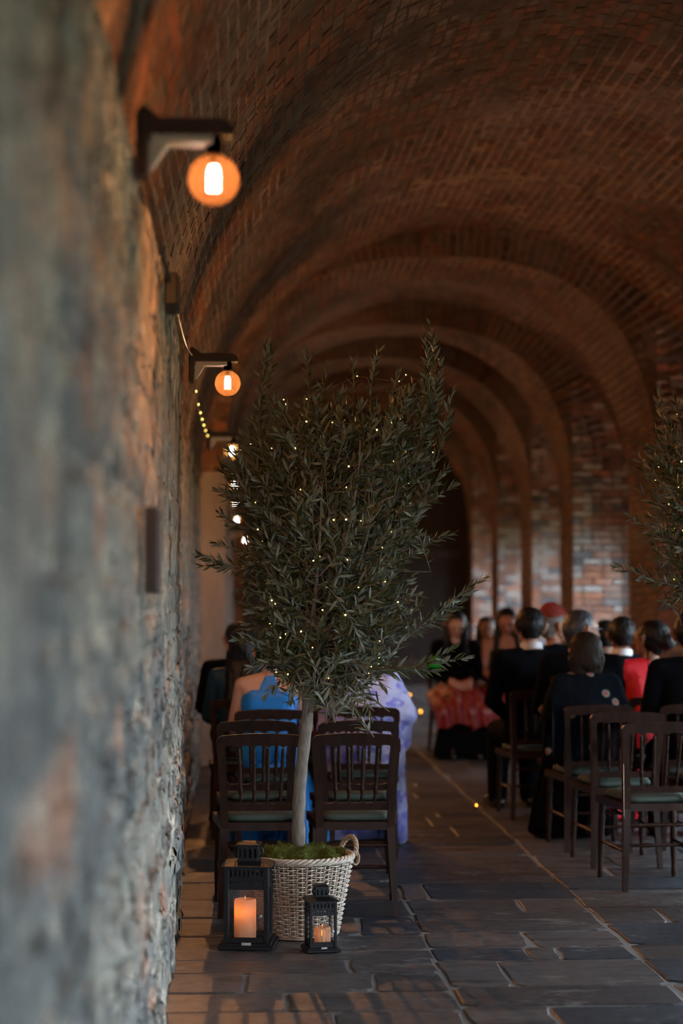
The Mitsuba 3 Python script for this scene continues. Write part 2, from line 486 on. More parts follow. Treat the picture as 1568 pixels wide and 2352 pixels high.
put('rubble', (SV[left].reshape(-1, 3), (SF[None] + np.arange(len(left))[:, None, None] * SV.shape[1]).reshape(-1, 3)), 'm_rubble', 'wall_left', smooth=True,
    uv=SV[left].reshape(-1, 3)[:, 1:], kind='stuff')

# ---- floor: mortar bed and flagstones in five long bands
bed = trimesh.creation.box(extents=[5.6, Y1 - Y0 + 0.4, 0.2])
bed.apply_translation([2.0, (Y0 + Y1) / 2, -0.1065])
put('floor', bed, 'm_joint', smooth=False, label='worn grey flagstone floor with pale mortar joints', kind='structure')
edges = [-0.42, 0.82, 1.69, 2.60, 3.50, 4.42]
row = lambda py: 6552.0 / (py - 1352)
xat = lambda px, py: (px - 555) / ((py - 1352) / EYE)
MID = [(2400, []), (2352, [xat(1275, 2330)]), (2306, []), (2260, [xat(1160, 2230)]), (2200, [xat(1213, 2186), xat(1284, 2186)]), (2172, [xat(1213, 2154)]), (2136, []), (2092, [xat(1193, 2077)]), (2062, [xat(974, 2040), xat(1312, 2040)]), (2025, [])]
LEFT = [(2400, [0.35]), (2314, [xat(657, 2291)]), (2268, [xat(564, 2247), xat(858, 2247)]), (2226, [0.45]), (2195, []), (2174, [0.30]), (2142, [0.55]), (2100, [0.2]), (2060, [0.5]), (2020, [])]
DARK = {(1, 2260): 1, (1, 2136): 2}
slabs = []
for b in range(5):
    y = Y0
    plan = {0: LEFT, 1: MID}.get(b)
    rows = []
    first = row(plan[0][0]) if plan else 1e9
    while y < min(first, Y1) - 0.05:
        d = rng.uniform(0.28, 0.52)
        d = first - y if plan and first - y - d < 0.25 else d
        rows.append((y, min(y + d, Y1), [edges[b] + (edges[b + 1] - edges[b]) * rng.uniform(0.3, 0.7)] if rng.random() < 0.55 else [], None))
        y += d
    if plan:
        for (p0, cuts), (p1, _) in zip(plan, plan[1:]):
            rows.append((row(p0), row(p1), cuts, (b, p0)))
        y = row(plan[-1][0])
        while y < Y1 - 0.05:
            d = rng.uniform(0.28, 0.55)
            rows.append((y, min(y + d, Y1), [edges[b] + (edges[b + 1] - edges[b]) * rng.uniform(0.3, 0.7)] if rng.random() < 0.55 else [], None))
            y += d
    for ya, yb, cuts, tag_ in rows:
        xs = [edges[b], *sorted(cuts), edges[b + 1]]
        for xa, xb in zip(xs, xs[1:]):
            if xb - xa > 0.08:
                slabs.append((xa, xb, ya, yb, tag_))
FV, FU = [], []
for xa, xb, ya, yb, tag_ in slabs:
    g = rng.uniform(0.004, 0.010)
    cor = np.array([[xa + g, ya + g], [xb - g, ya + g], [xb - g, yb - g], [xa + g, yb - g]]) + rng.normal(0, 0.007, (4, 2))
    per = []
    for k in range(4):
        p, qn = cor[k], cor[(k + 1) % 4]
        per += [p + (qn - p) * 0.06, p + (qn - p) * 0.5 + rng.normal(0, 0.005, 2), p + (qn - p) * 0.94]
    per = np.array(per)
    cen = per.mean(0)
    ztop = float(np.clip(rng.normal(0.0, 0.0015), -0.003, 0.003))
    sl = rng.normal(0, 0.0025, 2)
    inset = per + (cen - per) / np.maximum(np.linalg.norm(cen - per, axis=1, keepdims=True), 1e-6) * 0.008
    zt = ztop + (inset - cen) @ sl
    v = np.vstack([np.c_[per, np.full(12, -0.03)], np.c_[per, zt - 0.004], np.c_[inset, zt], [[*cen, ztop + 0.001]]])
    FV.append(v)
    tone = rng.integers(0, 60)
    if tag_ in DARK:
        tone = 61 + DARK[tag_]
    FU.append(np.c_[tone * 16 + 8 + v[:, 0], v[:, 1]])
FF = []
for r in range(2):
    for k in range(12):
        a, b = r * 12 + k, r * 12 + (k + 1) % 12
        FF += [[a, b, b + 12], [a, b + 12, a + 12]]
FF += [[24 + k, 24 + (k + 1) % 12, 36] for k in range(12)]
FF, FV, FU = np.array(FF), np.array(FV), np.array(FU)
c = FV[:, -1]
px, py, zc = proj(c)
shown = (px > -150) & (px < W + 150) & (py < H + 90) & (zc > 3)
order = [k for k in np.argsort(c[:, 1]) if shown[k]][:300]
for k in order:
    put('flagstone', (FV[k], FF), 'm_flag', 'floor', smooth=False, uv=FU[k])
left = np.setdiff1d(np.arange(len(FV)), order)
put('paving', (FV[left].reshape(-1, 3), (FF[None] + np.arange(len(left))[:, None, None] * FV.shape[1]).reshape(-1, 3)), 'm_flag', 'floor', smooth=False, uv=FU[left].reshape(-1, 2), kind='stuff')

# ---- right wall with the open arches that let the daylight in
wall = sg.box(Y0, -0.05, Y1 + 0.3, 2.9)
OPEN = [(-1.6, 0.9), (2.2, 5.2), (6.4, 9.2), (10.4, 13.2), (17.5, 20.1), (21.3, 23.05), (24.25, 26.15), (27.15, 29.05)]
for a, b in OPEN:
    r = (b - a) / 2
    zsp = 2.55 - min(r, 0.9)
    arch = sg.box(a, 0.25, b, zsp).union(shapely.affinity.scale(sg.Point((a + b) / 2, zsp).buffer(1.0, 24), r, min(r, 0.9)))
    wall = wall.difference(arch)
m = prism(wall, 0.35)
m.apply_transform(np.array([[0, 0, 1, XW_R - 0.02], [1, 0, 0, 0], [0, 1, 0, 0], [0, 0, 0, 1.0]]))
put('wall_right', m, 'm_pier', smooth=False, uv=np.asarray(m.vertices)[:, 1:], label='brick side wall pierced by open arches', kind='structure')
C, LA = [], []
for r in range(37):
    zc, y = 0.04 + r * 0.076, Y0 + (0.115 if r % 2 else 0.0)
    while y < Y1:
        if wall.buffer(0.01).contains(sg.box(y + 0.004, zc - 0.03, y + 0.22, zc + 0.03)):
            C.append([XW_R - 0.02, y + 0.113, zc])
        y += 0.228
C = np.array(C)
n = len(C)
V, Fc, uv = blocks(C, np.tile([0, 1.0, 0], (n, 1)), np.tile([0, 0, 1.0], (n, 1)), np.tile([-1.0, 0, 0], (n, 1)), 0.216, 0.065, rng.uniform(0.002, 0.010, n), 0.02)
lay('wall_right', 'brick', 'brickwork', V, Fc, uv, 'm_pier', most=0)
g = trimesh.creation.box(extents=[40, 60, 0.2])
g.apply_translation([25.0, 14, -0.25])
put('ground', g, 'm_grass', smooth=False, label='grass ground outside the arches', kind='structure')
m = prism(sg.box(-0.75, -0.1, 4.85, 5.1).difference(sg.box(1.0, 0.0, 2.5, 1.9).union(sg.Point(1.75, 1.9).buffer(0.75, 24))), 0.3, XZ)
m.apply_translation([0, Y0, 0])
put('wall_front', m, 'm_mortar', smooth=False, label='plain wall with an open arch at the near end of the passage', kind='structure')


# ---- piers and the arches that spring from them
def arch_curve(n, ex, zb=0.0, crown=4.51, zs=2.45):
    t = np.linspace(0, PI, n)
    a, xc = (XI_R - XI_L) / 2, (XI_R + XI_L) / 2
    c, s = np.cos(t), np.sin(t)
    x = xc - a * np.sign(c) * np.abs(c) ** (2 / ex)
    z = zs + (crown - zs) * np.abs(s) ** (2 / ex)
    leg = np.linspace(zb, zs, 24)[:-1]
    return np.vstack([np.c_[np.full(23, XI_L), leg], np.c_[x, z], np.c_[np.full(23, XI_R), leg[::-1]]])


for pi_, (ya, yb) in enumerate(PIERS):
    near, far = arch_curve(80, 2.55), arch_curve(80, 2.1)
    outer = sg.Polygon(np.vstack([[[-0.6, 0]], np.c_[BX + (BR + 0.1) * np.cos(th), BZ + (BR + 0.1) * np.sin(th)], [[XW_R + 0.1, 0]]]))
    outer = outer.union(sg.box(-0.6, 0, 0.3, 2.5))
    parts = []
    for curve, y in ((near, ya), (far, yb)):
        f = outer.difference(sg.Polygon(np.vstack([curve, [[XI_R, -0.1], [XI_L, -0.1]]])))
        vs = prism(f, 0.02, XZ)
        vs.apply_translation([0, y + (0.02 if y == ya else 0.0), 0])
        parts.append(vs)
    n = len(near)
    v = np.vstack([np.c_[near[:, 0], np.full(n, ya), near[:, 1]], np.c_[far[:, 0], np.full(n, yb), far[:, 1]]])
    k = np.arange(n - 1)
    parts.append(trimesh.Trimesh(v, np.vstack([np.stack([k, k + 1, k + 1 + n], 1), np.stack([k, k + 1 + n, k + n], 1)]), process=False))
    key = numbered('pillar')
    put('pillar', cat(parts), 'm_mortar', smooth=False, kind='structure',
        label=['brick pier and arch nearest the seated guests', 'second brick pier and arch along the passage', 'third brick pier and arch along the passage', 'fourth brick pier and arch along the passage', 'last brick pier and arch beside the dark door'][pi_])
    # bricks on the face that looks down the passage
    C, LA = [], []
    for r in range(int(3.95 / 0.076)):
        zc = 0.04 + r * 0.076
        x = XI_R
        off = 0.0 if r % 2 else 0.112
        edge = BX + math.sqrt(max(BR ** 2 - max(zc - BZ, 0) ** 2, 0)) if zc > BZ else XW_R
        while x < edge - 0.03:
            L = 0.104 if (x == XI_R and off) else rng.choice([0.218, 0.218, 0.104])
            L = min(L, edge - x)
            C.append([x + L / 2, ya, zc])
            LA.append(L)
            x += L + 0.01
    C, LA = np.array(C), np.array(LA)
    n = len(C)
    V, Fc, uv = blocks(C, np.tile([1.0, 0, 0], (n, 1)), np.tile([0, 0, 1.0], (n, 1)), np.tile([0, -1.0, 0], (n, 1)), LA, 0.065, rng.uniform(0.002, 0.012, n), 0.02)
    lay(key, 'brick', 'face_bricks', V, Fc, uv, 'm_pier', most=170)
    # the ring of bricks on the face of the arch
    C, A, B, LA = [], [], [], []
    sl = np.r_[0, np.cumsum(np.linalg.norm(np.diff(near, axis=0), axis=1))]
    u = 0.0
    while u < sl[-1] - 0.05:
        u += 0.0765
        p = np.array([np.interp(u, sl, near[:, q]) for q in (0, 1)])
        if p[1] < 2.5:
            continue
        p2 = np.array([np.interp(u + 0.02, sl, near[:, q]) for q in (0, 1)])
        t_ = (p2 - p) / max(np.linalg.norm(p2 - p), 1e-9)
        n_ = np.array([-t_[1], t_[0]])
        r_ = 0.004
        for ring_ in range(4):
            L = 0.215 if (ring_ + len(C)) % 2 == 0 else 0.104
            while L > 0.03 and np.hypot(*(p + n_ * (r_ + L) - [BX, BZ])) > BR + 0.015:
                L -= 0.012
            if L <= 0.03:
                break
            m_ = p + n_ * (r_ + L / 2)
            C.append([m_[0], ya, m_[1]])
            A.append([n_[0], 0, n_[1]])
            B.append([-t_[0], 0, -t_[1]])
            LA.append(L)
            r_ += L + 0.01
    C, A, B, LA = map(np.array, (C, A, B, LA))
    V, Fc, uv = blocks(C, A, B, np.tile([0, -1.0, 0], (len(C), 1)), LA, 0.064, rng.uniform(0.002, 0.012, len(C)), 0.02)
    lay(key, 'arch_brick', 'arch_brickwork', V, Fc, uv, 'm_brick', most=120)
    # bricks of the soffit and the inner face
    seg = np.r_[0, np.cumsum(np.linalg.norm(np.diff(far, axis=0), axis=1))]
    C, A, B, N, LA = [], [], [], [], []
    nb = max(2, round((yb - ya) / 0.226))
    for r in range(int(seg[-1] / 0.076)):
        u = (r + 0.5) * 0.076
        pn = np.array([np.interp(u / seg[-1], np.r_[0, np.cumsum(np.linalg.norm(np.diff(near, axis=0), axis=1))] / np.sum(np.linalg.norm(np.diff(near, axis=0), axis=1)), near[:, c_]) for c_ in (0, 1)])
        pf = np.array([np.interp(u, seg, far[:, c_]) for c_ in (0, 1)])
        pf2 = np.array([np.interp(u + 0.02, seg, far[:, c_]) for c_ in (0, 1)])
        tg = pf2 - pf
        tg = tg / (np.linalg.norm(tg) + 1e-9)
        if not tg.any():
            continue
        for b_ in range(nb):
            f0 = (b_ + 0.5) / nb + (0.0 if r % 2 else 0.0)
            q0, q1 = np.array([pn[0], ya, pn[1]]), np.array([pf[0], yb, pf[1]])
            ax = (q1 - q0) / np.linalg.norm(q1 - q0)
            C.append(q0 + (q1 - q0) * f0)
            A.append(ax)
            bb = np.array([tg[0], 0, tg[1]])
            B.append(bb)
            nn = np.cross(ax, bb)
            N.append(nn if nn @ (np.array([1.8, C[-1][1], 2.0]) - C[-1]) > 0 else -nn)
            LA.append(np.linalg.norm(q1 - q0) / nb - 0.01)
    C, A, B, N, LA = map(np.array, (C, A, B, N, LA))
    right = C[:, 0] > 0.0
    V, Fc, uv = blocks(C[right], A[right], B[right], N[right], LA[right], 0.064, rng.uniform(0.002, 0.010, right.sum()), 0.02)
    lay(key, 'soffit_brick', 'soffit_brickwork', V, Fc, uv, 'm_brick', most=60)
    m = rbox([(XI_L - 0.40) / 2, ya - 0.006, 1.3], [XI_L + 0.42, 0.03, 2.58], 0.006)
    put('plaster_panel', m, 'm_plaster', key, label='grey plaster face')

# ---- the end wall and its dark boarded door
m = trimesh.creation.box(extents=[5.6, 0.25, 5.3])
m.apply_translation([2.05, Y1 + 0.24, 2.6])
put('wall_end', m, 'm_mortar', smooth=False, label='end wall of the passage behind the dark door', kind='structure')
dx, dr_, dz = 1.86, 1.80, 2.95
arch = sg.box(dx - dr_, 0, dx + dr_, dz).union(sg.Point(dx, dz).buffer(dr_, 40))
m = prism(arch.buffer(0.02).difference(arch.buffer(-0.09)), 0.10, XZ)
m.apply_translation([0, Y1 + 0.10, 0])
put('door_1', m, 'm_doorwood', smooth=30, label='large dark arched timber door at the end of the passage', kind='structure')
n = 14
for k in range(n):
    a, b = dx - dr_ + 0.05 + (2 * dr_ - 0.1) * k / n, dx - dr_ + 0.05 + (2 * dr_ - 0.1) * (k + 1) / n
    f = arch.buffer(-0.06).intersection(sg.box(a + 0.004, 0.01, b - 0.004, 6))
    m = prism(f, 0.04, XZ)
    m.apply_translation([0, Y1 + 0.105 + 0.004 * (k % 2), 0])
    put('plank', m, 'm_doorwood', 'door_1', smooth=False)
for zr in (0.35, 2.12):
    put('rail', rbox([dx, Y1 + 0.05, zr], [2 * dr_ - 0.2, 0.03, 0.12]), 'm_doorrail', 'door_1')
# ================================================================= wall lamps
globe_d = mikit.ply(trimesh.creation.icosphere(4, 0.066), 'm_globe', smooth=True)
LAMPS = [(4.67, -0.235, 2.61), (9.34, -0.235, 2.61), (14.01, -0.235, 2.61), (18.68, -0.235, 2.61), (22.5, -0.235, 2.61), (28.0, -0.235, 2.61), (26.64, -0.13, 2.26)]
LAMP_TXT = ['largest wall lamp with glowing amber globe bulb, high on the rough wall', 'second wall lamp with glowing globe bulb, above the left of the olive crown', 'third wall lamp, its glowing bulb half hidden by olive leaves',
            'fourth wall lamp glowing through the olive leaves', 'fifth wall lamp glowing through the olive leaves', 'farthest wall lamp of the row, glowing behind the leaves', 'lowest glowing lamp, on the fourth pier behind the leaves']
for k, (ly, wx, lz) in enumerate(LAMPS):
    L = thing('wall_lamp', LAMP_TXT[k], 'wall lamp', 'wall lamps along the left wall')
    bx = -0.074 if k < 6 else 0.05
    x0, x1 = wx - 0.03, bx + 0.052
    prof = sg.Polygon([(x0, 0.110), (x0, 0.175), (x0 + 0.012, 0.182), (x0 + 0.055, 0.150), (x1 - 0.030, 0.150), (x1 - 0.006, 0.138), (x1, 0.122), (x1, 0.108)])
    m = prism(prof, 0.085, XZ)
    m.apply_translation([0, ly + 0.0425, lz])
    put('arm_cover', m, 'm_lampdark', L, smooth=False, label='dark wooden arm')
    m = rbox([(x0 + 0.03 + x1 - 0.055) / 2, ly, lz + 0.098], [x1 - x0 - 0.085, 0.075, 0.022], 0.003)
    put('arm_underside', m, 'm_cream', L, smooth=False, label='cream underside')
    prof = sg.Polygon([(x0 + 0.025, 0.088), (x0 + 0.075, 0.088), (x0 + 0.032, 0.022), (x0 + 0.025, 0.022)])
    m = prism(prof, 0.05, XZ)
    m.apply_translation([0, ly + 0.025, lz])
    put('brace', m, 'm_cream', L, smooth=False)
    put('backplate', rbox([x0 + 0.008, ly, lz + 0.085], [0.03, 0.10, 0.16], 0.004), 'm_lampdark', L, smooth=False)
    put('socket', cat([lathe([(0, 0.115), (0.019, 0.115), (0.021, 0.090), (0.020, 0.072), (0, 0.072)], 20)]), 'm_lampdark', L, smooth=30, M=T().translate([bx, ly, lz]))
    put('collar', lathe([(0.0, 0.113), (0.030, 0.113), (0.031, 0.109), (0.0, 0.107)], 28), 'm_lampdark', L, smooth=30, M=T().translate([bx, ly, lz]))
    Gk = L + '__globe'
    put('globe', globe_d, None, L, M=T().translate([bx, ly, lz]), label='amber glass globe')
    cage = []
    for q in range(10):
        a = q * 2 * PI / 10
        cage.append(tube([(0.009 * math.cos(a), 0.009 * math.sin(a), 0.036), (0.0135 * math.cos(a), 0.0135 * math.sin(a), 0.022), (0.0145 * math.cos(a), 0.0145 * math.sin(a), -0.030)], 0.0017, 4))
    put('filament', cat(cage), 'm_emit', Gk, smooth=True, M=T().translate([bx, ly, lz]), emit=area(LAMP_L * (1.1, 1.2, 2.0, 1.0, 1.0, 1.0, 1.0)[k], (14.0, 9.0, 5.0, 4.0, 4.0, 4.0, 4.0)[k]), kind='stuff', label='glowing filament cage')
    put('stem', cat([lathe([(0, 0.075), (0.012, 0.075), (0.007, 0.05), (0.004, 0.036), (0, 0.036)], 12)]), 'm_cream', Gk, smooth=30, M=T().translate([bx, ly, lz]))
# ---- cable and string light along the wall lamps
CB = thing('string_light', 'thin string light cable with a dark battery box, hung between the wall lamps', 'string light')
wx = -0.215
cx_at = lambda px, py, d: [(px - 555) * d / F, d, EYE + (1352 - py) * d / F]
path = spline([cx_at(326, 395, 4.72), cx_at(345, 478, 5.1), cx_at(362, 560, 5.6), cx_at(384, 642, 6.2)], 24)
put('cable', tube(path + [0.006, 0, 0], 0.0062, 6), 'm_plasticdark', CB, smooth=True)
box = rbox([0, 0, 0], [0.045, 0.13, 0.115], 0.006)
put('battery_box', box, 'm_plasticdark', CB, smooth=False, M=T().translate([-0.243, 6.28, 2.575]).rotate([1, 0, 0], -8), label='dark battery box')
put('battery_lid', rbox([0, 0, 0], [0.006, 0.11, 0.095], 0.002), 'm_plasticdark', CB, smooth=False, M=T().translate([-0.219, 6.28, 2.575]).rotate([1, 0, 0], -8))
path = spline([cx_at(402, 705, 6.4), cx_at(414, 752, 7.2), cx_at(427, 795, 8.3), cx_at(440, 815, 9.25)], 30)
put('cable', tube(path, 0.0048, 6), 'm_copper', CB, smooth=True)
path2 = spline([cx_at(440, 850, 9.40), cx_at(447, 900, 10.0), cx_at(459, 955, 11.4), cx_at(468, 985, 12.7), cx_at(478, 1010, 13.95)], 40)
put('cable', tube(path2, 0.0042, 6), 'm_copper', CB, smooth=True)
leds = [trimesh.creation.icosphere(1, 0.006).apply_translation(p + [0.006, 0, 0]) for p in [path[0] * 0 + cx_at(325, 388, 4.70), np.array(cx_at(438, 851, 9.36)), *path2[5:-2:5], np.array(cx_at(478, 1030, 14.0))]]
put('led', cat(leds), 'm_emit', CB, smooth=True, emit=area(LED_L * 0.6, 0.15), kind='stuff', label='tiny lit amber bulbs')
# ---- small dark board on the left wall
WP = thing('wall_board', 'small dark upright board fixed to the rough stone wall', 'board')
put('board', rbox([-0.245, 5.05, 1.665], [0.035, 0.15, 0.235], 0.004), 'm_slate', WP, smooth=False)
put('edging', rbox([-0.238, 5.14, 1.665], [0.03, 0.02, 0.24], 0.003), 'm_plaster', WP, smooth=False, label='pale edging strip')

# ================================================================= lanterns and candles
def lantern(label, cx, cy, w, h, rot, seed, slots, badge=True):
    """w: base width, h: height without the cap."""
    L = thing('lantern', label, 'lantern')
    M = T().translate([cx, cy, 0]).rotate([0, 0, 1], rot)
    b = w * 0.80
    hb, hr = 0.022 * h / 0.36 + 0.006, h                       # base plate thickness, roof height
    P = lambda name, mesh, mat='m_black', smooth=False, par=L, **k: put(name, mesh, mat, par, smooth=smooth, M=M, **k)
    base = cat([rbox([0, 0, hb * 0.32 + 0.002], [w, w, hb * 0.62], 0.003), rbox([0, 0, hb * 0.8], [w * 0.9, w * 0.9, hb * 0.5], 0.003)])
    P('base', base)
    post = 0.105 * b
    for sx in (-1, 1):
        for sy in (-1, 1):
            P('post', rbox([sx * (b - post) / 2, sy * (b - post) / 2, (hb + hr) / 2], [post, post, hr - hb], 0.002))
    hp = 0.30 * (hr - hb)                                      # slotted panel at the top
    for k in range(4):
        f = sg.box(-b / 2 + post, hr - hp, b / 2 - post, hr)
        n = slots
        for i in range(n):
            x = -b / 2 + post + (b - 2 * post) * (i + 0.5) / n
            f = f.difference(sg.box(x - 0.15 * b / n, hr - 0.44 * hp, x + 0.15 * b / n, hr - 0.14 * hp))
            f = f.difference(sg.box(x - 0.13 * b / n, hr - 0.72 * hp, x + 0.13 * b / n, hr - 0.64 * hp))
        m = prism(f, 0.0025, XZ)
        m.apply_translation([0, -b / 2 + 0.006, 0])
        m.apply_transform(trimesh.transformations.rotation_matrix(k * PI / 2, [0, 0, 1]))
        P('slotted_panel', m)
        m = rbox([0, -b / 2 + 0.009, hb + 0.012], [b - 2 * post, 0.008, 0.024], 0.002)
        m.apply_transform(trimesh.transformations.rotation_matrix(k * PI / 2, [0, 0, 1]))
        P('lower_rail', m)
        g = trimesh.Trimesh([[-b / 2 + post, -b / 2 + 0.010, hb + 0.01], [b / 2 - post, -b / 2 + 0.010, hb + 0.01], [b / 2 - post, -b / 2 + 0.010, hr - hp], [-b / 2 + post, -b / 2 + 0.010, hr - hp]], [[0, 1, 2], [0, 2, 3]])
        g.apply_transform(trimesh.transformations.rotation_matrix(k * PI / 2, [0, 0, 1]))
        P('glass_pane', g, 'm_pane')
    P('roof', hull([[sx * s, sy * s, z] for s, z in ((w * 0.46, hr), (w * 0.46, hr + 0.004), (b * 0.27, hr + 0.018)) for sx in (-1, 1) for sy in (-1, 1)]))
    c = b * 0.46
    zc0, zc1 = hr + 0.012, hr + 0.26 * h * 0.80 + 0.012
    for k in range(4):
        f = sg.box(-c / 2, zc0, c / 2, zc1)
        nn = 4 if slots > 6 else 3
        for i in range(nn):
            x = -c / 2 + c * (i + 0.5) / nn
            f = f.difference(sg.box(x - 0.17 * c / nn - 0.001, zc0 + 0.28 * (zc1 - zc0), x + 0.17 * c / nn + 0.001, zc0 + 0.80 * (zc1 - zc0)))
        m = prism(f, 0.0025, XZ)
        m.apply_translation([0, -c / 2 + 0.0025, 0])
        m.apply_transform(trimesh.transformations.rotation_matrix(k * PI / 2, [0, 0, 1]))
        P('chimney_panel', m)
    P('cap', hull([[sx * s, sy * s, z] for s, z in ((c * 0.58, zc1), (c * 0.58, zc1 + 0.004), (c * 0.35, zc1 + 0.012)) for sx in (-1, 1) for sy in (-1, 1)]))
    for sx in (-1, 1):
        r = (zc1 - zc0) * 0.33
        a = np.linspace(-PI / 2, PI / 2, 14)
        zc = (zc0 + zc1) / 2 + 0.004
        pts = np.stack([sx * (c / 2 - 0.004 + r * np.cos(a) * 0.9), 0 * a, zc + r * np.sin(a)], 1)
        P('side_loop', tube(pts, 0.0035 * h / 0.36 + 0.0006, 8), smooth=True)
    if badge:
        P('badge', rbox([0.01 * w, -w * 0.45 - 0.002, hb * 0.86 + 0.004], [0.17 * w, 0.004, 0.012 * h / 0.36], 0.001), 'm_silver', label='small silver badge')
        P('door_knob', lathe([(0, 0), (0.006, 0.002), (0.007, 0.008), (0, 0.011)], 12).apply_transform(trimesh.transformations.rotation_matrix(PI / 2, [1, 0, 0])).apply_translation([b / 2 - post * 1.6, -b / 2 + 0.002, hb + 0.33 * h]), 'm_silver', True)
    return M, hb


def candle(label, M, r, h, z0, glow, ox=0.0, oy=0.0):
    K = thing('candle', label, 'candle')
    M = M @ T().translate([ox, oy, z0])
    prof = [(0.001, 0.0), (r * 0.97, 0.0), (r, 0.004), (r, h - 0.010), (r * 0.97, h - 0.003), (r * 0.88, h), (r * 0.72, h - 0.004), (r * 0.5, h - 0.012), (0.001, h - 0.014)]
    put('wax', lathe(prof, 36), 'm_wax', K, smooth=40, M=M)
    put('wick', tube([[0, 0, h - 0.016], [0.001, 0, h - 0.004], [-0.001, 0, h + 0.006]], 0.0016, 6), 'm_cream', K, smooth=True, M=M)
    fl = lathe([(0.0001, 0), (0.0028, 0.004), (0.0026, 0.007), (0.0001, 0.016)], 10)
    fl.apply_translation([0, 0, h - 0.001])
    put('flame', fl, 'm_emit', K, smooth=True, M=M, emit=area([1.6, 0.50, 0.16], 0.1), label='small orange flame tip')
    core = trimesh.creation.icosphere(2, r * 0.42)
    core.apply_translation([-r * 0.2, -r * 0.15, h * 0.72])
    put('inner_light', core, 'm_emit', K, smooth=True, M=M, emit=area(np.array([1.0, 0.30, 0.045]) * glow, 0.4), label='warm light inside the wax')


c1 = gp(571, 2184)
M, hb = lantern('tall black metal lantern with a big lit candle, in front of the basket', c1[0], c1[1] + 0.115, 0.242, 0.355, -7, 1, 8)
candle('thick pillar candle glowing orange inside the tall lantern', M, 0.048, 0.178, hb + 0.002, 13.0, ox=-0.012, oy=-0.028)
c2 = gp(738, 2190)
M, hb = lantern('short black metal lantern with a small candle, right of the tall one', c2[0], c2[1] + 0.075, 0.150, 0.215, 9, 2, 6)
candle('short pale candle inside the small lantern', M, 0.036, 0.082, hb + 0.002, 3.0, ox=0.004, oy=-0.015)

# ================================================================= wicker basket and olive tree
def strand_ring(r, z, amp, n, phase, rad, tilt=0.0, sides=5):
    a = np.linspace(0, 2 * PI, n * 4 + 1)
    rr = r + amp * np.cos(a * n / 2 + phase)
    return tube(np.stack([rr * np.cos(a), rr * np.sin(a), z + tilt * np.sin(a * n / 2)], 1), rad, sides)


